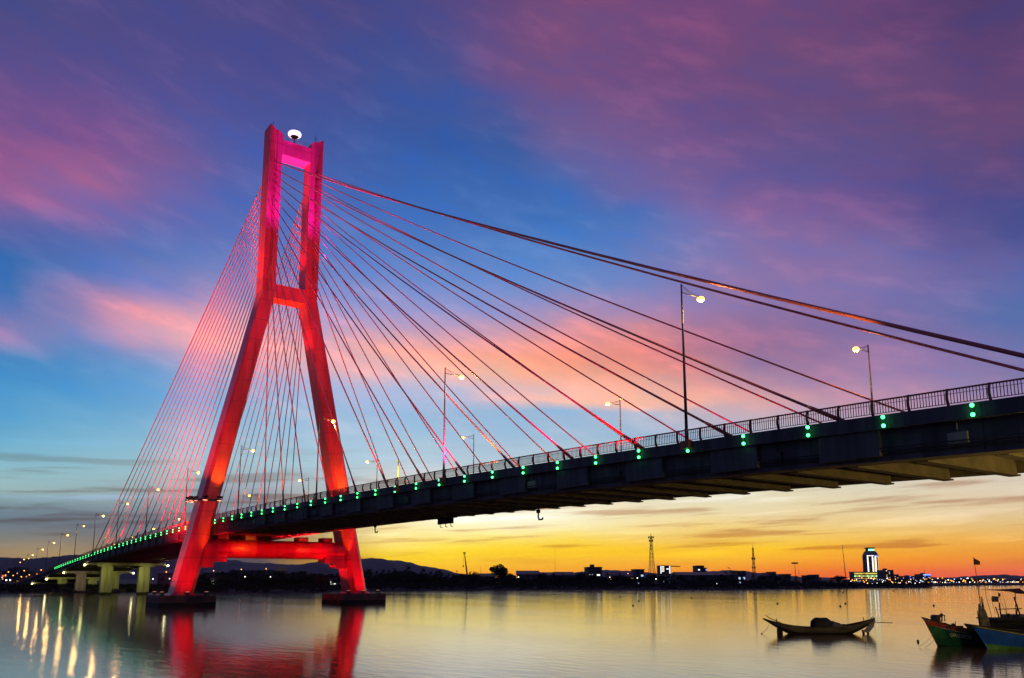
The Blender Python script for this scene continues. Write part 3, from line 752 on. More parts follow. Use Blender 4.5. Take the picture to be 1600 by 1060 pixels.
# single trees one can tell apart against the sky
tree('broad', 1, 779, 395, treetop(0, 879.5, 395), 1.25, 'round topped tree alone against the yellow sky right of the crane')
tree('broad', 3, 788, 398, treetop(0, 885, 398), .95, 'smaller rounded tree touching the lone round topped tree on its right')
for px, py, lb in ((637, 885, 'tallest feathery tree in front of the purple hill right of the pylon'), (616, 889, 'slender feathery tree left of the tallest one in front of the hill'), (661, 889, 'feathery tree on the falling end of the purple hill'), (574, 890, 'thin tree just right of the far pylon foot')):
    tree('casuarina', 5, px, 385, treetop(0, py, 385), 1.5, lb)
for px, py, lb in ((697, 887, 'open crowned tree where the purple hill meets the yellow sky'), (713, 889.5, 'small open crowned tree just left of the crane boom'), (743, 891, 'thin open crowned tree right of the crane boom'), (1141, 884, 'tall open crowned tree above the long warehouse roof')):
    tree('spindly', 7, px, 392, treetop(0, py, 392), 1.7, lb)
tree('broad', 11, 1311, 420, treetop(0, 898.5, 420), 2.2, 'broad dark tree left of the hotel beside the tall thin pole')
for px, py, lb in ((903, 893, 'palm leaning at the left end of the palm row'), (909, 891, 'tallest palm of the palm row'), (914, 892, 'palm at the right end of the palm row beside the lit block')):
    tree('palm', 9, px, 400, treetop(0, py, 400), 1.2, lb, 'palms beside the lit block')
GR = 'ragged tall trees breaking the skyline of the far bank'
rnd = random.Random(77)
for px in list(range(556, 700, 9)) + list(range(800, 1060, 21)) + list(range(1160, 1320, 17)) + list(range(345, 500, 19)):
    px += rnd.uniform(-4, 4); D = 405 if px > 540 else 360
    base = 891.5 if px < 700 and px > 540 else (893 if px < 540 else (896 if px < 1100 else 899))
    tree(rnd.choice(('casuarina', 'casuarina', 'broad')), rnd.choice((5,)) if False else 5, px, D, treetop(0, base + rnd.uniform(-1.5, 3.5), D), rnd.uniform(1.2, 1.9), 'ragged feathery tree standing above the dark wooded belt of the far bank', GR)
# the wooded bank: individual trees in rows
GT = 'trees along the wooded far bank'
rnd = random.Random(5)
def top_at(px):
    P = [(300, 902), (345, 898), (420, 899), (455, 893), (475, 894), (520, 899), (560, 898), (600, 896), (640, 895), (700, 896), (760, 898), (800, 899), (840, 900), (900, 898), (960, 900), (1060, 902), (1160, 901), (1200, 902), (1330, 905), (1470, 907), (1640, 907)]
    for (a, ya), (b, yb) in zip(P, P[1:]):
        if a <= px <= b: return ya + (yb - ya) * (px - a) / (b - a)
    return 900
n = 0
for row, (doff, step) in enumerate(((22, 9.5), (48, 10.5), (85, 12))):
    px = 292 + row * 4
    while px < 1330 and n < 285:
        if 255 < px < 300: px += step; continue
        D = shoreD(px) + doff + rnd.uniform(-5, 5); y = top_at(px) + rnd.choice((-5, -3.5, -2, 0, 1, 2.5)) + rnd.uniform(-1, 1) + (3 if row == 0 else 0)
        kind, seed = rnd.choice((('bush', 2), ('bush', 21), ('broad', 1), ('broad', 3), ('bush', 33), ('casuarina', 5)))
        h = max(2.5, zat(y, D) - 1.6)
        if 1155 < px < 1330: h *= .75
        tree(kind, seed, px, D, h, 1.5 if kind == 'bush' else 1.3, 'dark tree in the unbroken wooded belt along the far bank', GT); n += 1
        px += step * rnd.uniform(.8, 1.2)
# undergrowth on the banks (nobody could count it)
c = MB(); px = -30
while px < 1450:
    for _ in range(5):
        d = rnd.uniform(3, 40); p = at(px + rnd.uniform(-3, 3), shoreD(px) + d, min(1.5, d * .1)); k = rnd.uniform(.4, 1.3)
        u = Vector((rnd.gauss(0, 1), rnd.gauss(0, 1), .2)).normalized(); v = Vector((0, 0, 1))
        for _ in range(3):
            u = Vector((rnd.gauss(0, 1), rnd.gauss(0, 1), .2)).normalized(); q = Vector((rnd.uniform(-1, 1), rnd.uniform(-1, 1), 0))
            c.face([p + q - u * k, p + q + u * k * .4 + v * k, p + q + u * k, p + q - v * .3])
    px += 1.6
tag(c.build('undergrowth', 'leaf_dark'), 'low dark scrub covering the far river bank', None, None, 'stuff')

# ------------------------------------------------------------------ far shore: buildings
mat('wall_dark', (.10, .095, .10), .85, noise=(.06, .055, .06), nscale=.3)
mat('wall_pale', (.32, .31, .33), .85, noise=(.2, .19, .2), nscale=.2)
mat('roof_metal', (.10, .09, .10), .6, .2, noise=(.06, .055, .06), nscale=.4)
mat('glass_dark', (.03, .035, .045), .15)
mat('win_warm', (1, .7, .3), .5, emit=((1, .55, .18), .9))
mat('win_cool', (.8, .9, 1), .5, emit=((.55, .75, 1), .9))
mat('win_white', (1, 1, 1), .5, emit=((1, .95, .85), 1.5))
mat('win_blue', (.3, .4, 1), .5, emit=((.14, .25, 1), 2.6))
mat('win_yellow', (1, .9, .3), .5, emit=((1, .78, .12), 1.1))
mat('win_green', (.3, 1, .6), .5, emit=((.25, 1, .6), 3))
mat('red_glow', (1, .1, .05), .5, emit=((1, .05, .02), 5))

def building(name, label, px0, px1, ytop, D, depth=18, roof='flat', wall='wall_dark', floors=None, lit=(), z0=1.6, cat='building', seed=0, group=None):
    """rectangular block facing the camera side, with real window recesses; roof flat or gabled"""
    rnd = random.Random(seed + int(px0)); c = at((px0 + px1) / 2, D, z0 - .3); r = empty(name, c, YAW * -1 + R(90) - R(0))
    r.rotation_euler = (0, 0, R(90) - YAW)          # local x = screen right, local y = away
    tag(r, label, cat, group)
    W = (px1 - px0) * D * .9857 / FPX; H = zat(ytop, D) - z0 + .3; m = MB(); hw = W / 2
    He = H * .72 if roof == 'gable' else H
    m.box(-hw, hw, 0, depth, 0, He); wl_ = m.build('wall', wall, r)
    g = MB()
    if roof == 'gable':
        ov = .5
        g.loft([[(x, -ov, He + .02), (x, depth + ov, He + .02), (x, depth + ov, He + .25), (x, depth / 2, H), (x, -ov, He + .25)] for x in (-hw - ov, hw + ov)])
    elif roof == 'gable_front':
        pass
    else:
        g.box(-hw - .25, hw + .25, -.25, depth + .25, He + .01, He + .35)
        if W > 6: g.box(-hw * .4, hw * .1, depth * .3, depth * .6, He + .35, He + min(2.6, H * .18))
    g.build('roof', 'roof_metal', r)
    fl = floors or max(1, int(H / 3.4)); nw = max(2, int(W / 3.6)); cnt = 0
    for f_ in range(fl):
        for k in range(nw):
            if cnt >= 60: break
            x = -hw + (k + .5) * W / nw; z = (f_ + .5) * He / fl; ww = min(.8, W / nw * .25); hh = min(.65, He / fl * .24)
            mt = rnd.choice(lit) if lit and rnd.random() < .33 else 'glass_dark'
            q = MB(); q.box(x - ww, x + ww, -.06, -.01, z - hh, z + hh, 0); q.build('window', mt, r); cnt += 1
    return r, W, H

building('warehouse', 'dark gabled shed right of the lone round tree', 808, 842, 891.5, 402, 22, 'gable', seed=1)
building('warehouse', 'low dark gabled shed joined right of the taller shed', 842, 878, 894, 408, 22, 'gable', seed=2)
building('house', 'low dark house between the crane and the lone round tree', 750, 773, 896, 400, 14, 'gable')
building('hall', 'round shouldered dark hall left of the palm row', 868, 896, 893.5, 404, 16, 'gable', seed=4)
building('apartment_block', 'tall dark block with scattered lit windows right of the palm row', 918, 941, 887, 420, 18, 'flat', 'wall_dark', 6, ('win_warm', 'win_white'), seed=3)
building('office_block', 'small flat roofed block left of the lattice mast with cool lit windows', 993, 1007, 890.5, 430, 15, 'flat', 'wall_dark', 4, ('win_cool',), seed=5)
building('house', 'small dark house between the lit block and the lattice mast', 960, 975, 894, 415, 12, 'gable')
building('house', 'low house with a pink lit gable left of the lattice mast', 976, 992, 896.5, 418, 12, 'gable', 'wall_dark', 2, ('win_warm',))
r_, W_, H_ = building('tower_block', 'narrow high block outlined in white light right of the lattice mast', 1033, 1047, 884.5, 520, 14, 'flat', 'wall_dark', 9, ('win_white',), seed=6)
m = MB(); m.box(-W_ / 2 - .2, -W_ / 2 + .25, -.5, -.08, 2, H_); m.build('light_strip', 'win_white', r_)
m = MB(); m.box(W_ / 2 - .25, W_ / 2 + .2, -.5, -.08, 2, H_); m.build('light_strip', 'win_white', r_)
building('shop', 'brightly lit white low building at the foot of the narrow block', 1031, 1049, 897.5, 430, 10, 'flat', 'wall_pale', 2, ('win_white', 'win_cool'), seed=7)
building('warehouse', 'long pale warehouse with a low roof below the open crowned tree', 1063, 1150, 893.5, 425, 30, 'gable', 'wall_dark', 1, seed=8)
r_, W_, H_ = building('office_block', 'boxy block with a blue lit side rising behind the long warehouse', 1090, 1101, 884.5, 560, 14, 'flat', 'wall_dark', 7, ('win_white',), seed=9)
building('office_block', 'narrow blue lit block beside the boxy block behind the warehouse', 1101, 1105, 888, 560, 12, 'flat', 'wall_dark', 5, ('win_blue',), seed=10)
building('house', 'dark stepped house at the right end of the warehouse', 1152, 1166, 893, 440, 14, 'flat', 'wall_dark', 3, ('win_cool',), seed=11)
for px0, px1, y, lb in ((1189, 1195, 899, 'small dark hut right of the thin lattice mast'), (1197, 1203, 895, 'narrow dark roof with a spire between the masts'), (1206, 1213, 894.5, 'dark block with a domed roof between the masts'), (1226, 1236, 898, 'dark house just left of the pole with a lamp head'), (1262, 1271, 900, 'small dark house right of the pole with a lamp head'), (1272, 1280, 899, 'small dark house with an antenna nearer the broad dark tree')):
    building('house', lb, px0, px1, y, 470, 10, 'gable' if px0 % 2 else 'flat', 'wall_dark', 2)
# behind and left of the bridge
building('warehouse', 'wide dark warehouse seen between the pylon legs under the crossbeam', 353, 428, 883, 430, 25, 'gable', 'wall_dark', 1, seed=12)
building('warehouse', 'second dark warehouse between the legs, further left', 316, 352, 888, 420, 20, 'gable', 'wall_dark', 1, seed=13)
building('kiosk', 'cool lit riverside kiosk right of the near pylon foot', 329, 343, 903, 300, 6, 'flat', 'wall_pale', 1, ('win_cool', 'win_white'), seed=3)
building('shed', 'grey shed on the bank left of the far pylon foot', 515, 526, 904, 330, 8, 'flat', 'wall_pale', 1, ('win_white',), seed=6)
building('warehouse', 'dark warehouse behind the last bridge pier, right of it', 246, 276, 889, 420, 22, 'gable', 'wall_dark', 1, seed=14)
for k, (px0, px1, y, D) in enumerate(((2, 10, 893, 640), (11, 19, 889, 700), (20, 30, 887, 690), (31, 38, 892, 650), (39, 47, 895, 640))):
    building('house', ('leftmost', 'second', 'tallest', 'fourth', 'fifth')[k] + ' dark roadside house behind the left end of the bridge', px0, px1, y, D, 12, 'flat', 'wall_dark', 4, ('win_warm', 'red_glow') if k < 2 else ('win_warm',), seed=k)

# the lit hotel tower
hd = 2150; r = empty('hotel_tower', at(1366, hd, 1.5), R(90) - YAW)
tag(r, 'tall white lit hotel tower with a tapering crown on the right shore', 'hotel')
S = hd * .9857 / FPX; H = zat(863, hd); w2 = 9.0 * S
def rect(hx, y0, y1, z): return [(-hx, y0, z), (hx, y0, z), (hx, y1, z), (-hx, y1, z)]
m = MB(); m.loft([rect(w2, 0, 28, z) for z in (0, H - 9)]); m.build('shaft', 'wall_dark', r)
m = MB(); m.loft([rect(w2, 0, 28, H - 9), rect(w2 * .8, 2, 26, H - 1), rect(w2 * .6, 4, 24, H + 2)]); m.build('crown', 'wall_pale', r)
m = MB(); m.box(-w2 * .55, w2 * .55, 6, 22, H + 2, H + 9); m.box(-w2 * .7, w2 * .7, 5, 23, H + 9, H + 11); m.build('roof_house', 'wall_dark', r)
for (x0, x1, mt, z0, z1) in ((-1.0, -.80, 'win_white', 6, H - 9), (-.15, .02, 'win_white', 6, H - 12), (.36, .58, 'win_white', 6, H - 12), (.86, .95, 'win_warm', 6, H - 12)):
    m = MB(); m.box(x0 * w2, x1 * w2, -1.2, -.05, z0, z1); m.build('light_strip', mt, r)
for k in range(18):
    z = 10 + k * (H - 24) / 18
    m = MB(); m.box(-.76 * w2, -.19 * w2, -.5, -.05, z, z + .9); m.build('window_row', 'wall_pale', r)
    m = MB(); m.box(.06 * w2, .33 * w2, -.5, -.05, z, z + 1.4); m.build('window_row', 'win_warm', r)
m = MB(); m.box(-w2 * .75, w2 * .2, -.9, -.1, H - 11, H - 9.3); m.build('light_band', 'win_white', r)
m = MB(); m.box(w2 * .35, w2 * .85, -.9, -.1, H - 13, H - 9.5); m.build('light_band', 'win_blue', r)
m = MB(); m.box(-w2 * .5, w2 * .5, 5.2, 5.9, H + 3, H + 7); m.build('sign_band', 'win_green', r)
r = empty('hotel_podium', at(1357.5, hd - 40, 1.5), R(90) - YAW)
tag(r, 'wide yellow lit podium at the foot of the hotel tower', 'hotel wing')
w3 = 22 * S; Hp = zat(895.5, hd - 40)
m = MB(); m.box(-w3, w3, 0, 30, 0, Hp); m.build('wall', 'wall_dark', r)
m = MB(); m.box(-w3 - 1, w3 + 1, -1, 31, Hp, Hp + 1.5); m.build('roof', 'roof_metal', r)
for k in range(20):
    x = -w3 + (k + .5) * w3 / 10
    for zz, hh, mt in ((Hp - 4.6, 3.4, 'win_yellow'), (Hp - 10.5, 2.6, 'win_yellow' if k % 3 else 'win_green'), (Hp - 16, 2, 'win_warm')):
        if zz > 1: m = MB(); m.box(x - w3 * .033, x + w3 * .033, -.6, -.02, zz, zz + hh); m.build('window', mt, r)

# city blocks right of the hotel
building('apartment_block', 'grey block with a pale roof edge just right of the hotel', 1384, 1397, 891, 1300, 30, 'flat', 'wall_dark', 8, ('win_warm', 'win_white'), seed=21)
building('apartment_block', 'lower block attached right of the grey block', 1397, 1405, 898, 1300, 30, 'flat', 'wall_dark', 5, ('win_warm',), seed=22)
building('office_block', 'wide low block with blue light on its roof', 1420, 1430, 900.5, 1200, 30, 'flat', 'wall_dark', 5, ('win_blue',), seed=23)
r_, W_, H_ = building('office_block', 'block with a blue lit crown and an antenna near the river bend', 1443, 1454.5, 897.5, 1200, 26, 'flat', 'wall_dark', 6, ('win_blue',), seed=24)
m = MB(); m.box(-W_ / 2, W_ / 2, -.5, -.08, H_ - 1.6, H_); m.build('light_band', 'win_blue', r_)
m = MB(); m.tube([(2, 10, H_), (2, 10, H_ + 6)], .25, 5); m.build('antenna', 'dark_metal', r_)
GH = 'low waterfront houses right of the hotel'
rnd = random.Random(8)
px = 1328
while px < 1640:
    w_ = rnd.uniform(4, 10)
    if not (1336 < px + w_ / 2 < 1377):
        building('house', 'low dark waterfront house in the lit strip right of the hotel' if px > 1377 else 'low dark waterfront house left of the hotel podium', px, px + w_, rnd.uniform(904.5, 907.5), (shoreD(px) + rnd.uniform(40, 70)), 9, rnd.choice(('flat', 'gable')), 'wall_dark', 2, ('win_warm', 'win_white', 'win_cool'), seed=int(px), group=GH)
    px += w_ + rnd.uniform(0, 2.5)
for k in range(46):
    px = 1378 + k * 5.6 + rnd.uniform(-2, 2); D = shoreD(px) + rnd.uniform(25, 90)
    tree(rnd.choice(('bush', 'broad')), (2, 1)[k % 2] if False else (2 if k % 2 else 21), px, D, zat(rnd.uniform(903.5, 908), D) - 1.6, 1.6, 'dark rounded tree among the waterfront lights right of the hotel', 'trees among the waterfront lights') if k % 2 == 0 else tree('broad', 3, px, D, zat(rnd.uniform(903.5, 908), D) - 1.6, 1.7, 'dark rounded tree among the waterfront lights right of the hotel', 'trees among the waterfront lights')

# ------------------------------------------------------------------ masts, poles, crane
def lattice(name, label, px, ytop, D, wb, wt, arms=()):
    z1 = zat(ytop, D); r = empty(name, at(px, D, 1.5), R(20)); tag(r, label, 'mast')
    m = MB(); H = z1 - 1.5; n = max(6, int(H / (wb * 1.3)))
    wz = lambda z: wb + (wt - wb) * min(1, (z / (H * .9))) ** .8
    for sx in (-1, 1):
        for sy in (-1, 1): m.tube([(sx * wz(z) / 2, sy * wz(z) / 2, z) for z in [H * i / n for i in range(n + 1)]], .10 + wb * .008, 4)
    for i in range(n):
        a, b = H * i / n, H * (i + 1) / n
        for k in range(4):
            c = [(-1, -1), (1, -1), (1, 1), (-1, 1)]; p, q = c[k], c[(k + 1) % 4]
            m.tube([(p[0] * wz(a) / 2, p[1] * wz(a) / 2, a), (q[0] * wz(b) / 2, q[1] * wz(b) / 2, b)], .07, 3); m.tube([(q[0] * wz(a) / 2, q[1] * wz(a) / 2, a), (p[0] * wz(b) / 2, p[1] * wz(b) / 2, b)], .07, 3)
            m.tube([(p[0] * wz(b) / 2, p[1] * wz(b) / 2, b), (q[0] * wz(b) / 2, q[1] * wz(b) / 2, b)], .06, 3)
    m.build('lattice_frame', 'pole_metal', r)
    m = MB(); m.tube([(0, 0, H - 1), (0, 0, H + 2.2)], .12, 4)
    for z, l in arms: m.tube([(-l, 0, z * H), (l, 0, z * H)], .12, 4); m.box(-l - .3, -l + .3, -.3, .3, z * H - .7, z * H + .7); m.box(l - .3, l + .3, -.3, .3, z * H - .7, z * H + .7)
    m.build('antenna', 'dark_metal', r)
lattice('lattice_mast', 'tall red lattice mast in the middle of the far shore', 1019, 837, 560, 4.6, .9, ((.97, 1.6), (.9, 1.1)))
lattice('lattice_mast', 'slim lattice mast right of the warehouse', 1178.7, 856, 560, 2.2, .6, ((.7, .9), (.45, .8)))
lattice('lattice_mast', 'short red lattice mast just left of the hotel tower', 1350.6, 884, 1600, 4.0, 1.6)
def rod(name, label, cat, px, y0, D, r0=.12, lean=0, z0=-1, head=None):
    z1 = zat(y0, D); r = empty(name, at(px, D, 0)); tag(r, label, cat)
    d = RT * lean * D * .9857 / FPX
    m = MB(); m.tube([(0, 0, z0), (d.x * .5, d.y * .5, (z1 + z0) / 2), (d.x, d.y, z1)], [r0, r0 * .8, r0 * .4], 6); m.build('shaft', 'pole_metal', r)
    if head: m = MB(); m.box(d.x - 1.3, d.x + 1.3, d.y - 1.0, d.y + 1.0, z1 - .4, z1 + .35); m.build('lamp_head', 'dark_metal', r)
    return r
rod('tall_pole', 'very tall thin pole standing at the waterline left of the hotel', 'pole', 1322.5, 851, 400, .22, -3)
rod('high_mast_light', 'pole with a flat lamp head right of the slim lattice mast', 'pole', 1243.3, 880, 430, .2, 0, 0, True)
rod('radio_rod', 'short thin rod right of the pole with the lamp head', 'pole', 1248.7, 890, 430, .12)
rod('radio_rod', 'faint thin radio mast above the low shed', 'pole', 867.5, 856, 600, .12)
rod('utility_pole', 'dark utility pole left of the lone round tree', 'pole', 751, 884, 395, .15)
rod('radio_rod', 'very thin rod behind the stepped house', 'pole', 967.5, 889, 415, .12)
cr = empty('mobile_crane', at(731, 372, 1.5), R(90) - YAW); tag(cr, 'mobile crane with its long boom raised above the trees', 'crane')
k_ = 372 * .9857 / FPX; zt = zat(864, 372) - 1.5
m = MB(); m.box(-2.5, 3.5, -1.2, 1.2, .7, 1.7); m.box(2.3, 4.2, -1.2, 1.2, 1.7, 3.2); m.build('chassis', 'dark_metal', cr)
for x in (-1.7, .2, 2.7): m = MB(); m.tube([(x, -1.35, .5), (x, 1.35, .5)], .5, 10); m.build('wheel', 'dark_metal', cr)
m = MB(); m.box(-1.5, 1.0, -1.1, 1.1, 1.7, 3.4); m.build('cab', 'wall_dark', cr)
m = MB(); m.tube([(0, 0, 2.6), (-2.6 * k_, 0, zt * .55), (-5.6 * k_, 0, zt)], [.48, .34, .2], 6); m.box(-5.6 * k_ - .6, -5.6 * k_ + .5, -.3, .3, zt - .3, zt + .3); m.build('boom', 'dark_metal', cr)
m = MB(); m.tube([(-5.6 * k_ - .5, 0, zt), (-5.6 * k_ - .5, 0, zt * .62)], .05, 4); m.box(-5.6 * k_ - .8, -5.6 * k_ - .2, -.2, .2, zt * .62 - .7, zt * .62); m.build('hook', 'dark_metal', cr)
tc_ = empty('tower_crane', at(1050, 540, 1.5), R(90) - YAW); tag(tc_, 'small tower crane jib above the narrow white lit block', 'crane')
zt = zat(885, 540) - 1.5
m = MB(); m.box(-.6, .6, 6, 7.2, 0, zt); m.build('mast', 'box_paint', tc_); m = MB(); m.tube([(-6, 6.6, zt + .4), (7, 6.6, zt)], .3, 4); m.build('jib', 'box_paint', tc_)

# ------------------------------------------------------------------ shore lamps
def shore_lamp(px, py, D, mt, label, group, rr=None, z0=1.5):
    z = zat(py, D); r = empty('shore_lamp', at(px, D, z0)); tag(r, label, 'lamp', group)
    h = max(.6, z - z0); k = rr or D * .00055
    m = MB(); m.tube([(0, 0, -.5), (0, 0, h)], max(.07, D * .00012), 5); m.build('pole', 'pole_metal', r)
    m = MB(); m.sphere((0, 0, h + k * .8), k, 8); m.build('lantern', mt, r)
mat('glow_orange', (1, .5, .2), .5, emit=((1, .40, .04), 5))
mat('glow_white', (1, 1, 1), .5, emit=((.95, .95, .75), 5))
mat('glow_cool', (.7, .8, 1), .5, emit=((.4, .6, 1), 3))
mat('glow_pink', (1, .5, .6), .5, emit=((1, .35, .28), 3))
single = [(333, 892.6, 330, 'glow_orange', 'orange lamp just right of the near pylon leg'), (376.3, 890.5, 320, 'glow_orange', 'orange lamp in front of the wide dark warehouse'), (415, 889.6, 330, 'glow_orange', 'orange lamp at the right end of the wide dark warehouse'), (477, 900.5, 420, 'glow_orange', 'faint orange lamp among the trees left of the far pylon foot'),
          (340, 904, 318, 'glow_white', 'white lamp below the orange lamp by the near pylon leg'), (382.7, 902, 312, 'glow_white', 'white lamp right below the middle orange lamp'), (422.5, 902, 316, 'glow_white', 'white lamp below the rightmost orange lamp'),
          (232.5, 896, 330, 'glow_orange', 'orange lamp right of the green lit pier'), (259, 894.5, 330, 'glow_orange', 'orange lamp left of the near pylon leg'), (239, 905.5, 318, 'glow_white', 'white lamp right of the green lit pier'), (265, 905, 318, 'glow_white', 'white lamp left of the near pylon leg'), (302, 895, 300, 'glow_orange', 'orange lamp hidden close behind the near pylon leg'),
          (12, 894.5, 560, 'glow_orange', 'leftmost orange road lamp behind the bridge end'), (36.5, 892.5, 560, 'glow_orange', 'orange road lamp second from the left edge'), (63, 891.5, 600, 'glow_orange', 'orange road lamp just under the bridge end'), (29, 879.5, 620, 'glow_orange', 'high orange road lamp behind the bridge end'), (41.5, 873.5, 600, 'glow_orange', 'higher orange road lamp left of the bridge lamps'),
          (746, 903, 395, 'glow_white', 'bright lamp at the foot of the dark utility pole'), (810, 902.5, 396, 'glow_white', 'faint lamp in front of the tall shed'), (1120, 913, 380, 'glow_white', 'bright greenish lamp at the waterline below the warehouse'), (953, 903, 400, 'glow_white', 'left lamp of the two beside the palm row block'), (955, 906, 400, 'glow_orange', 'lower lamp beside the palm row block'), (975, 903.5, 402, 'glow_white', 'lamp below the pink lit gable'), (996, 904, 402, 'glow_white', 'lamp left of the white lit low building'), (1025, 905.5, 402, 'glow_white', 'lamp directly left of the white lit low building'), (981.5, 897, 405, 'glow_pink', 'pink light on the house left of the lattice mast')]
for k, (px, y, D) in enumerate(((3, 903, 520), (8, 899.5, 560), (20, 900, 540), (26, 896.5, 600), (33, 902, 520), (45, 899, 560), (52, 903, 500), (57, 897.5, 600))):
    shore_lamp(px, y, D, 'glow_orange' if k % 3 else 'glow_pink', 'small amber lamp in the cluster under the left end of the bridge', 'amber lamps under the left bridge end', .3)
for a in single: shore_lamp(*a, group=None)
for k, px in enumerate((10, 16)):
    shore_lamp(px, 907.5, 500, 'glow_white', ('left', 'right')[k] + ' headlight of the pair shining near the left bridge end', None, .38)
rnd = random.Random(4); GL = 'waterfront lamps right of the hotel'
for k in range(120):
    px = 1326 + (k + rnd.random()) * 2.36
    y = rnd.choice((904.5, 906.5, 908.5, 910.5, 912)) + rnd.uniform(-1, 1); D = shoreD(px) + rnd.uniform(5, 28)
    y = min(y, 913.0 if px < 1450 else 911.5)
    shore_lamp(px, y, D, rnd.choice(('glow_orange', 'glow_white', 'glow_orange', 'glow_pink', 'glow_cool', 'glow_orange')), 'small bright lamp in the dense row of waterfront lights at the right', GL, D * .00045 * rnd.uniform(.6, 1.35))

# ------------------------------------------------------------------ jetty at the end of the city bank
j = empty('jetty', at(1420, shoreD(1420) - 9, 0), R(90) - YAW); tag(j, 'low dark jetty on piles below the waterfront lights', 'jetty')
m = MB(); m.box(-9, 12, -1, 2, .9, 1.3); m.build('platform', 'wall_dark', j)
for k in range(12): m = MB(); m.box(-8.8 + 1.8 * k - .12, -8.8 + 1.8 * k + .12, -.9, -.6, -1, .9); m.build('pile', 'wall_dark', j)

# ------------------------------------------------------------------ boats
mat('wood_old', (.28, .23, .13), .75, noise=(.09, .075, .05), nscale=1.5, stretch=(.4, 2, 3), bump=.3)
mat('wood_dark', (.05, .042, .035), .8, noise=(.03, .025, .02), nscale=2)
mat('tarp', (.06, .055, .06), .7, noise=(.04, .036, .04), nscale=1.2, bump=.4)
mat('tarp_grey', (.30, .29, .27), .8, noise=(.10, .09, .09), nscale=1.5, bump=.4)
mat('paint_green', (.02, .19, .09), .5, noise=(.014, .11, .05), nscale=2)
mat('paint_red', (.42, .05, .04), .5, noise=(.28, .035, .03), nscale=2)
mat('paint_blue', (.02, .17, .75), .5, noise=(.015, .11, .5), nscale=1.6)
mat('paint_sky', (.06, .32, .62), .5, noise=(.05, .22, .45), nscale=2)
mat('paint_black', (.02, .022, .032), .55, noise=(.012, .013, .02), nscale=2)
mat('paint_lime', (.16, .45, .12), .6, noise=(.07, .22, .06), nscale=3)
mat('paint_white', (.6, .58, .5), .6, noise=(.4, .38, .32), nscale=4)
mat('paint_yellow', (.35, .38, .16), .6, noise=(.22, .24, .1), nscale=3)
mat('flag_red', (.13, .05, .045), .8, noise=(.09, .035, .03), nscale=3)
mat('steel', (.10, .10, .11), .4, .7)
mat('rope', (.20, .17, .12), .9)
mat('cloth', (.32, .29, .24), .9, noise=(.08, .07, .06), nscale=4, bump=.5)

def hull(m, st, bands, K=7, inner=None, th=.06):
    """st = [(x, half beam, sheer z, keel z)], bow first; bands = material per strake from the sheer down"""
    rings = []
    for (x, b, zs, zk) in st:
        pts = []
        for side in (1, -1):
            seq = range(K + 1) if side == 1 else range(K - 1, -1, -1)
            for i in seq:
                t = i / K; bb = b * (1 - t ** 2.6); z = zs + (zk - zs) * t
                pts.append((x, -bb * side, z))
        # inner skin back up to the sheer
        for i in range(K + 1):
            t = i / K
            side = -1 if True else 1
            pts.append((x, (max(b - th, .004)) * (1 - (i / K) * 2), zs - .02 - (.30 * min(1, b) if 0 < i < K else 0)))
        rings.append(pts)
    n = len(rings[0]); mr = []
    for j in range(n):
        if j < K: mr.append(bands[j])
        elif j < 2 * K: mr.append(bands[2 * K - 1 - j])
        else: mr.append(inner if inner is not None else bands[0])
    m.loft(rings, mrow=mr, smooth=False)

def boat_empty(name, px, py, off, label, cat='boat', head=0.0):
    p = onz(px, py, 0); r = empty(name, (p.x, p.y, 0), R(90) - YAW + head)
    return tag(r, label, cat)

# wooden sampan, side on; local x = screen right
sm_ = boat_empty('sampan', 1281, 990.5, 0, 'old wooden sampan with upswept ends and dark arched cover, floating alone')
m = MB(); st = []
for i in range(25):
    t = i / 24; x = -4.5 + 9.0 * t; q = abs(2 * t - 1); b = .62 * (1 - q ** 2.4) + .05
    zs = .50 + .70 * q ** 2.2 + (.02 if t > .5 else 0); zk = -.22 + (1.36 if t < .5 else 1.15) * (max(0, q - .44) / .56) ** 1.25
    st.append((x, b, zs, min(zk, zs - .09)))
hull(m, st, [0, 0, 0, 0, 1, 1, 1], inner=1, th=.05)
m.build('hull', ['wood_old', 'wood_dark'], sm_)
m = MB()
for side in (-1, 1): m.tube([(x, side * (b + .01), z + .01) for (x, b, z, k) in st], .03, 5)
m.build('gunwale', 'wood_old', sm_)
def arch(x0, x1, w, h, z0, h1=None, mt='tarp', par=None, nm='cover'):
    m = MB(); rings = []
    for i in range(7):
        t = i / 6; x = x0 + (x1 - x0) * t; hh = (h + ((h1 or h) - h) * t) * (1 - .22 * abs(2 * t - 1) ** 5) + .02 * sin(9 * t)
        rings.append([(x, w * cos(a), z0 + hh * sin(a) ** .8) for a in [pi * k / 10 for k in range(11)]] + [(x, w * .93 * cos(a), z0 + hh * .93 * sin(a) ** .8) for a in [pi * (10 - k) / 10 for k in range(11)]])
    m.loft(rings, smooth=True); return m.build(nm, mt, par)
arch(-.55, .85, .56, .86, .42, .86, 'tarp', sm_, 'arched_cover')
arch(.88, 1.75, .50, .66, .42, .38, 'tarp_grey', sm_, 'arched_cover')
m = MB(); m.sphere((1.95, 0, .60), .2, 7); m.box(1.45, 2.1, -.3, .3, .45, .58); m.sphere((1.55, .1, .75), .12, 6); m.build('bundle', 'cloth', sm_)
m = MB(); m.tube([(-4.25, 0, 1.45), (-4.05, .02, 1.28), (-3.4, .05, .98), (-3.0, .1, .82)], .035, 5); m.tube([(-3.45, .05, .8), (-3.4, .05, 1.18)], .04, 5); m.build('bow_spar', 'wood_dark', sm_)
m = MB(); m.tube([(2.3, .35, .62), (4.2, .30, .92), (5.4, .25, .86), (6.0, .2, .84)], .03, 5); m.build('steering_oar', 'wood_dark', sm_)
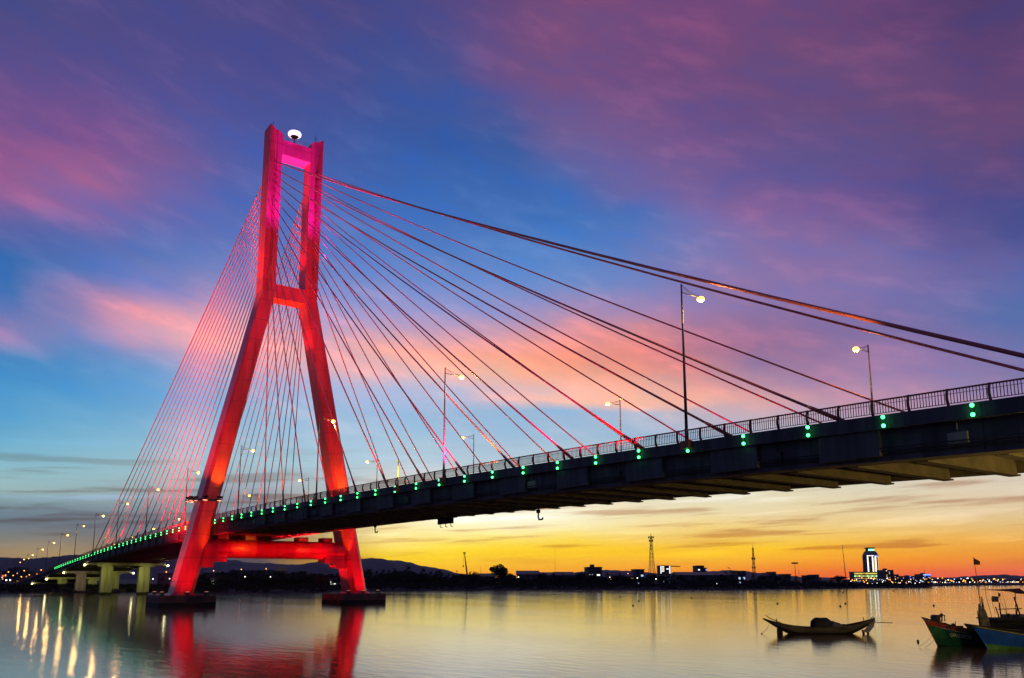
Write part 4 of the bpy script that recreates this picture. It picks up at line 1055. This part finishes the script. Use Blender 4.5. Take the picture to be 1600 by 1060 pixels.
m = MB(); m.loft([[(3.35, -.18, .15), (4.15, -.10, .9), (4.5, -.05, 1.05), (4.35, -.05, .55), (3.9, -.12, .1)], [(3.35, -.24, .15), (4.15, -.16, .9), (4.5, -.09, 1.05), (4.35, -.09, .55), (3.9, -.16, .1)]]); m.build('stern_plank', 'paint_white', sm_)
m = MB(); m.tube([(3.45, 0, .3), (3.55, 0, -.05)], .09, 6); m.tube([(3.8, 0, .2), (3.95, 0, -.1)], .08, 6); m.build('rudder_post', 'wood_dark', sm_)
m = MB(); m.box(-3.42, -3.0, -.10, .10, -.35, .42); m.build('stem_block', 'wood_dark', sm_)
m = MB(); m.tube([(3.6, 0, .95), (3.6, 0, 1.32)], .03, 5); m.tube([(4.2, 0, 1.2), (4.35, 0, 1.36), (4.45, 0, 1.2)], .03, 5); m.build('oar_crutch', 'wood_dark', sm_)
m = MB(); m.tube([(-4.0, 0, .75), (-4.35, -.1, .3), (-4.7, -.15, .02)], .015, 4); m.sphere((-4.72, -.15, .03), .06, 6); m.build('mooring_line', 'rope', sm_)

# green and red fishing boat
gb = boat_empty('fishing_boat', 1466, 1010, 0, 'green fishing boat with red upper strakes and pale registration number on its bow', head=R(19))
st = []
for i in range(17):
    t = i / 16; x = 6.8 * t; b = .95 * min(1, (t * 2.0)) ** .85 * (1 - .3 * max(0, t - .6)) + .015
    zs = .78 + 1.05 * (1 - min(1, t * 1.65)) ** 1.5; xb = -1.12 * (1 - min(1, t * 1.6)) ** 1.1
    st.append((x, b, zs, -.35, xb))
def raked(m, st, bands, K, rake, inner=0):
    rings = []
    for i, (x, b, zs, zk, xb) in enumerate(st):
        pts = []
        for side in (1, -1):
            for k in (range(K + 1) if side == 1 else range(K - 1, -1, -1)):
                t = k / K; z = zs + (zk - zs) * t
                xx = x + xb * max(0, (z / max(zs, .1))) ** rake
                pts.append((xx, -b * side * (1 - t ** 2.2), z))
        for k in range(K + 1):
            pts.append((x + xb, max(b - .07, .003) * (1 - 2 * k / K), zs - .02 - (.28 * min(b, 1) if 0 < k < K else 0)))
        rings.append(pts)
    n = len(rings[0]); mr = []
    for j in range(n):
        mr.append(bands[j] if j < K else (bands[2 * K - 1 - j] if j < 2 * K else inner))
    m.loft(rings, mrow=mr)
    return rings
m = MB(); gr = raked(m, st, [0, 0, 1, 1, 1, 1, 1, 1, 2, 2], 10, 1.15, inner=3)
m.build('hull', ['paint_red', 'paint_green', 'paint_black', 'wood_dark'], gb)
m = MB(); m.tube([(r_[2][0] - .01, r_[2][1] - .02, r_[2][2]) for r_ in gr[1:]], .028, 5); m.build('rubbing_strake', 'paint_white', gb)
m = MB(); m.tube([(r_[0][0], r_[0][1], r_[0][2] + .02) for r_ in gr], .04, 5); m.tube([(r_[20][0], r_[20][1], r_[20][2] + .02) for r_ in gr], .04, 5); m.build('gunwale', 'wood_dark', gb)
m = MB(); a = gr[0][0]; m.loft([[(a[0] - .12, -.03, a[2] + .06), (a[0] + .45, -.2, a[2] - .12), (a[0] + .42, -.03, a[2] - .42)], [(a[0] - .12, .03, a[2] + .06), (a[0] + .45, .2, a[2] - .12), (a[0] + .42, .03, a[2] - .42)]]); m.build('bow_cap', 'tarp_grey', gb)
m = MB()   # winch engine on the foredeck
m.box(-.25, .18, -.2, .2, 1.42, 1.85); m.tube([(-.05, -.25, 1.85), (-.05, .25, 1.85)], .17, 8); m.tube([(.35, -.12, 1.55), (.42, -.12, 1.95), (.62, -.12, 1.98), (.6, -.12, 1.6)], .05, 5)
m.tube([(.30, .0, 1.9), (.55, .0, 2.02)], .1, 7); m.box(.2, .7, -.16, .16, 1.28, 1.5); m.build('deck_engine', 'steel', gb)
m = MB(); m.tube([(.5, -.1, 1.95), (.25, -.1, 2.5)], .008, 4); m.build('rod', 'steel', gb)
m = MB(); m.box(.4, 1.75, -.5, -.3, 1.20, 1.30); m.sphere((1.0, -.4, 1.36), .13, 6); m.tube([(1.2, -.4, 1.3), (1.2, -.4, 1.6)], .03, 4); m.build('foredeck_plank', 'wood_dark', gb)
m = MB()
for k in range(3): m.tube([(1.05, -.55, 1.15 - .03 * k), (1.6, -.7, 1.02 - .02 * k), (2.3, -.95, .92 - .05 * k)], .018, 4)
m.build('mooring_ropes', 'rope', gb)
# registration number, set on the flare of the bow
try:
    fc = bpy.data.curves.new('registration_number', 'FONT'); fc.body = 'QB13287TS'; fc.size = .31; fc.extrude = .004; fc.align_x = 'CENTER'; fc.offset = .008
    to = bpy.data.objects.new('registration_number', fc); col.objects.link(to)
    p1, p2 = Vector(gr[3][4]), Vector(gr[5][4])
    dg = bpy.context.evaluated_depsgraph_get(); me = bpy.data.meshes.new_from_object(to.evaluated_get(dg))
    bpy.data.objects.remove(to)
    to = bpy.data.objects.new('registration_number', me); col.objects.link(to); me.materials.clear(); me.materials.append(mat('letter_paint', (.82, .80, .62), .6))
    ex = (p2 - p1).normalized(); up_ = (Vector(gr[4][3]) - Vector(gr[4][5])).normalized(); nz_ = ex.cross(up_).normalized(); up_ = nz_.cross(ex)
    mid = (p1 + p2) / 2 + nz_ * .05 - up_ * .05
    from mathutils import Matrix
    to.matrix_local = Matrix(((ex.x, up_.x, nz_.x, mid.x), (ex.y, up_.y, nz_.y, mid.y), (ex.z, up_.z, nz_.z, mid.z), (0, 0, 0, 1)))
    to.parent = gb
except Exception as e_:
    print('text', e_)
al = MB()
al.tube([(-.42, -.05, .75), (-1.2, -.3, .35), (-2.1, -.5, .05)], .012, 4); al.tube([(-.25, -.05, .5), (-1.1, -.5, .22), (-1.9, -.8, .03)], .012, 4); al.build('anchor_lines', 'rope', gb)
fl_ = empty('marker_float', onz(1434.5, 1003.5)); tag(fl_, 'small dark float beside the anchor lines of the green boat', 'float')
m = MB(); m.sphere((0, 0, .06), .09, 7); m.tube([(0, 0, -.3), (0, 0, .18)], .025, 4); m.build('body', 'wood_dark', fl_)

# dark boat between the green and the blue one
db = boat_empty('fishing_boat', 1532, 1012, 0, 'black hulled fishing boat with a pale mark, squeezed behind the blue bow', head=R(17))
st = []
for i in range(17):
    t = i / 16; st.append((7.0 * t, 1.1 * min(1, t * 2.4) ** .75 + .015, .95 + .52 * (1 - min(1, t * 1.8)) ** 1.5, -.35, -1.12 * (1 - min(1, t * 1.6)) ** 1.1))
m = MB(); dr = raked(m, st, [0] * 8, 8, 1.1, inner=1); m.build('hull', ['paint_black', 'wood_dark'], db)
m = MB(); m.tube([(r_[0][0], r_[0][1], r_[0][2] + .02) for r_ in dr], .045, 5); m.build('gunwale', 'wood_dark', db)
m = MB(); m.tube([(r_[20 if False else 16][0], r_[16][1], r_[16][2] + .02) for r_ in dr], .045, 5); m.build('gunwale', 'wood_dark', db)
p = Vector(dr[2][1]); q = Vector(dr[2][4])
m = MB(); m.tube([p + Vector((-.28, -.04, .03)), p + Vector((0, -.05, .03)), q + Vector((.05, -.05, 0))], .045, 4); m.build('painted_mark', 'paint_white', db)
# masts, flags and nets bundled at its bow
tall = MB(); tall.tube([(.35, 0, 1.1), (.30, 0, 3.2), (.12, 0, 5.75)], [.045, .03, .012], 5); fm = tall.build('flag_pole', 'wood_old', db)
def flag(m, p, w, h, sl):
    pts = []
    for i in range(5):
        t = i / 4; pts.append([(p[0] + w * t, p[1] + .06 * sin(t * 5), p[2] - sl * t), (p[0] + w * t, p[1] + .02 + .06 * sin(t * 5), p[2] - sl * t), (p[0] + w * t * 1.02, p[1] + .02 + .05 * sin(t * 5 + .6), p[2] - h), (p[0] + w * t * 1.02, p[1] + .05 * sin(t * 5 + .6), p[2] - h)])
    m.loft(pts)
m = MB(); flag(m, (.12, 0, 5.75), .44, .50, .28); m.build('flag', 'flag_red', fm)
m = MB(); m.tube([(.38, .05, 1.1), (.33, .05, 1.9), (.3, .05, 2.75)], [.12, .17, .07], 7); m.tube([(.55, 0, 1.1), (.52, 0, 2.0), (.50, 0, 2.9)], [.10, .13, .05], 7)
m.tube([(.7, -.1, 1.2), (.68, -.1, 1.7), (.55, -.1, 2.35)], [.10, .09, .03], 6); m.build('furled_net', 'cloth', db)
m = MB(); m.tube([(.45, 0, 1.1), (.45, 0, 3.2)], .03, 5); m.tube([(.2, .1, 1.1), (.12, .1, 2.3)], .025, 5); m.tube([(.8, .1, 1.0), (.55, .1, 3.0)], .02, 5); m.build('pole', 'wood_dark', db)
m = MB(); m.sphere((.50, 0, 3.0), .07, 7); m.build('masthead_lamp', 'paint_white', db)
m = MB(); m.tube([(1.35, .1, 1.0), (1.2, .1, 2.2), (.95, .1, 3.2), (.93, .1, 4.3)], [.025, .02, .015, .01], 4); m.build('fishing_rod', 'wood_dark', db)

# blue boat in front
bb = boat_empty('fishing_boat', 1544, 1014.5, 0, 'bright blue fishing boat with a lime waterline at the right edge', head=R(-4))
st = []
for i in range(15):
    t = i / 14; st.append((4.6 * t, .95 * min(1, t * 2.2) ** .8 + .015, .62 + .78 * (1 - min(1, t * 1.15)) ** 1.25, -.3, -.82 * (1 - min(1, t * 1.5)) ** 1.1))
m = MB(); br = raked(m, st, [0, 0, 0, 0, 0, 1, 1, 1], 8, 1.05, inner=2); m.build('hull', ['paint_blue', 'paint_lime', 'wood_dark'], bb)
m = MB(); m.tube([(r_[0][0], r_[0][1] - .01, r_[0][2]) for r_ in br], .05, 5); m.build('gunwale', 'paint_yellow', bb)
m = MB(); m.tube([(r_[16][0], r_[16][1] + .01, r_[16][2]) for r_ in br], .05, 5); m.build('gunwale', 'paint_yellow', bb)
m = MB(); m.box(1.2, 1.5, -.5, .5, .75, .95); m.box(2.6, 2.9, -.7, .7, .55, .75); m.build('thwart', 'wood_dark', bb)

# large dark boat behind, with goal-post frame
lb_ = boat_empty('fishing_boat', 1546, 1000, 0, 'big dark boat behind the blue one with a pole frame and light blue plank', head=R(4))
st = []
for i in range(15):
    t = i / 14; st.append((8.0 * t, 1.3 * min(1, .25 + t * 2.2) ** .8, 1.42 + .05 * (1 - t), -.3, -.25 * (1 - min(1, t * 1.5))))
m = MB(); lr = raked(m, st, [0] * 8, 8, 1.05, inner=1); m.build('hull', ['paint_black', 'wood_dark'], lb_)
m = MB(); m.box(-.1, 2.1, -1.15, 1.15, 1.45, 1.55); m.box(-.1, 2.6, -1.2, -1.12, 1.40, 1.62); m.build('deck_edge', 'wood_dark', lb_)
m = MB(); m.box(1.95, 4.2, -1.34, -1.30, 1.05, 1.38); m.build('side_plank', 'paint_sky', lb_)
m = MB(); m.box(1.7, 4.2, -1.2, 1.0, 1.56, 1.78); m.build('deck_box', 'tarp_grey', lb_)
m = MB(); m.tube([(.78, -.4, 1.5), (.74, -.4, 2.65)], .05, 6); m.tube([(.72, -.3, 1.5), (.5, -.3, 2.35)], .04, 6); m.tube([(.6, -.4, 2.18), (2.4, -.4, 2.22)], .035, 6)
m.tube([(1.95, -.4, 1.5), (2.05, -.4, 2.22)], .035, 6); m.tube([(2.3, -.4, 1.5), (1.9, -.4, 3.05)], .05, 6); m.tube([(1.98, -.3, 1.5), (2.1, -.3, 3.4)], .03, 5); m.build('pole_frame', 'wood_dark', lb_)
m = MB(); m.tube([(.45, -.3, 1.9), (.22, -.3, 3.0)], .014, 4); m.build('flag_stick', 'wood_old', lb_)
m = MB(); flag(m, (.25, -.35, 3.12), .48, .42, .04); m.build('flag', 'tarp_grey', lb_)
m = MB(); m.tube([(1.35, -.35, 1.55), (1.0, -.35, 2.5), (.75, -.35, 3.35)], .016, 4); m.tube([(1.32, -.3, 1.55), (1.28, -.3, 2.5), (1.12, -.3, 3.3)], [.03, .02, .01], 4); m.build('fishing_rod', 'wood_old', lb_)
m = MB(); flag(m, (.78, -.35, 3.40), .12, .32, .12); m.build('pennant', 'flag_red', lb_)
m = MB(); m.sphere((1.36, -.4, 1.78), .12, 7); m.tube([(1.36, -.4, 1.5), (1.36, -.4, 1.75)], .06, 5); m.build('lantern', 'wood_dark', lb_)
# tarpaulin stretched on a boom over its stern
m = MB(); rings = []
for i in range(9):
    t = i / 8; x = -.35 + 2.75 * t; th = .02 + .24 * t ** 1.6
    zc = 3.58 - .10 * t
    rings.append([(x, -.6 - .5 * t, zc - th * .55), (x, -.35, zc + th * .75), (x, .1 + .5 * t, zc - th * .3), (x, -.35, zc - th * .45)])
rings.append([(2.75, -1.0, 3.28), (2.75, -.35, 3.33), (2.75, .5, 3.28), (2.75, -.35, 3.26)])
m.loft(rings); m.build('awning', 'flag_red', lb_)

# floats and stakes on the water
k = 0
for px, py in ((994, 924.3), (969, 934), (998, 940), (989, 947), (1105, 925), (1080.6, 935), (1172.5, 926), (1215, 944), (1317, 927), (1321, 944), (1313, 948), (1395.6, 924.3), (1459, 947)):
    d_ = onz(px, py); o = empty('float', (d_.x, d_.y, 0)); k += 1
    dist = (d_ - CAM).length; r0 = .08 + dist * .0006
    tag(o, 'small dark net float bobbing on the golden water', 'float', 'net floats on the golden water')
    m = MB(); m.sphere((0, 0, r0 * .4), r0, 7); m.tube([(0, 0, 0), (r0 * .3, 0, r0 * 1.8)], r0 * .2, 4); m.build('body', 'wood_dark', o)

# ------------------------------------------------------------------ evening haze
m = MB(); m.box(-HB, HB, -HB, HB, -1.6, HT)
hz = m.build('haze', 'water'); hz.data.materials.clear()
hm = bpy.data.materials.new('haze_air'); hm.use_nodes = True; hm.node_tree.nodes.clear()
pv = hm.node_tree.nodes.new('ShaderNodeVolumePrincipled'); pv.inputs['Color'].default_value = (.62, .66, .92, 1); pv.inputs['Density'].default_value = HAZE; pv.inputs['Anisotropy'].default_value = .2
ho = hm.node_tree.nodes.new('ShaderNodeOutputMaterial'); hm.node_tree.links.new(pv.outputs[0], ho.inputs['Volume'])
hz.data.materials.append(hm); tag(hz, None, None, None, 'stuff')
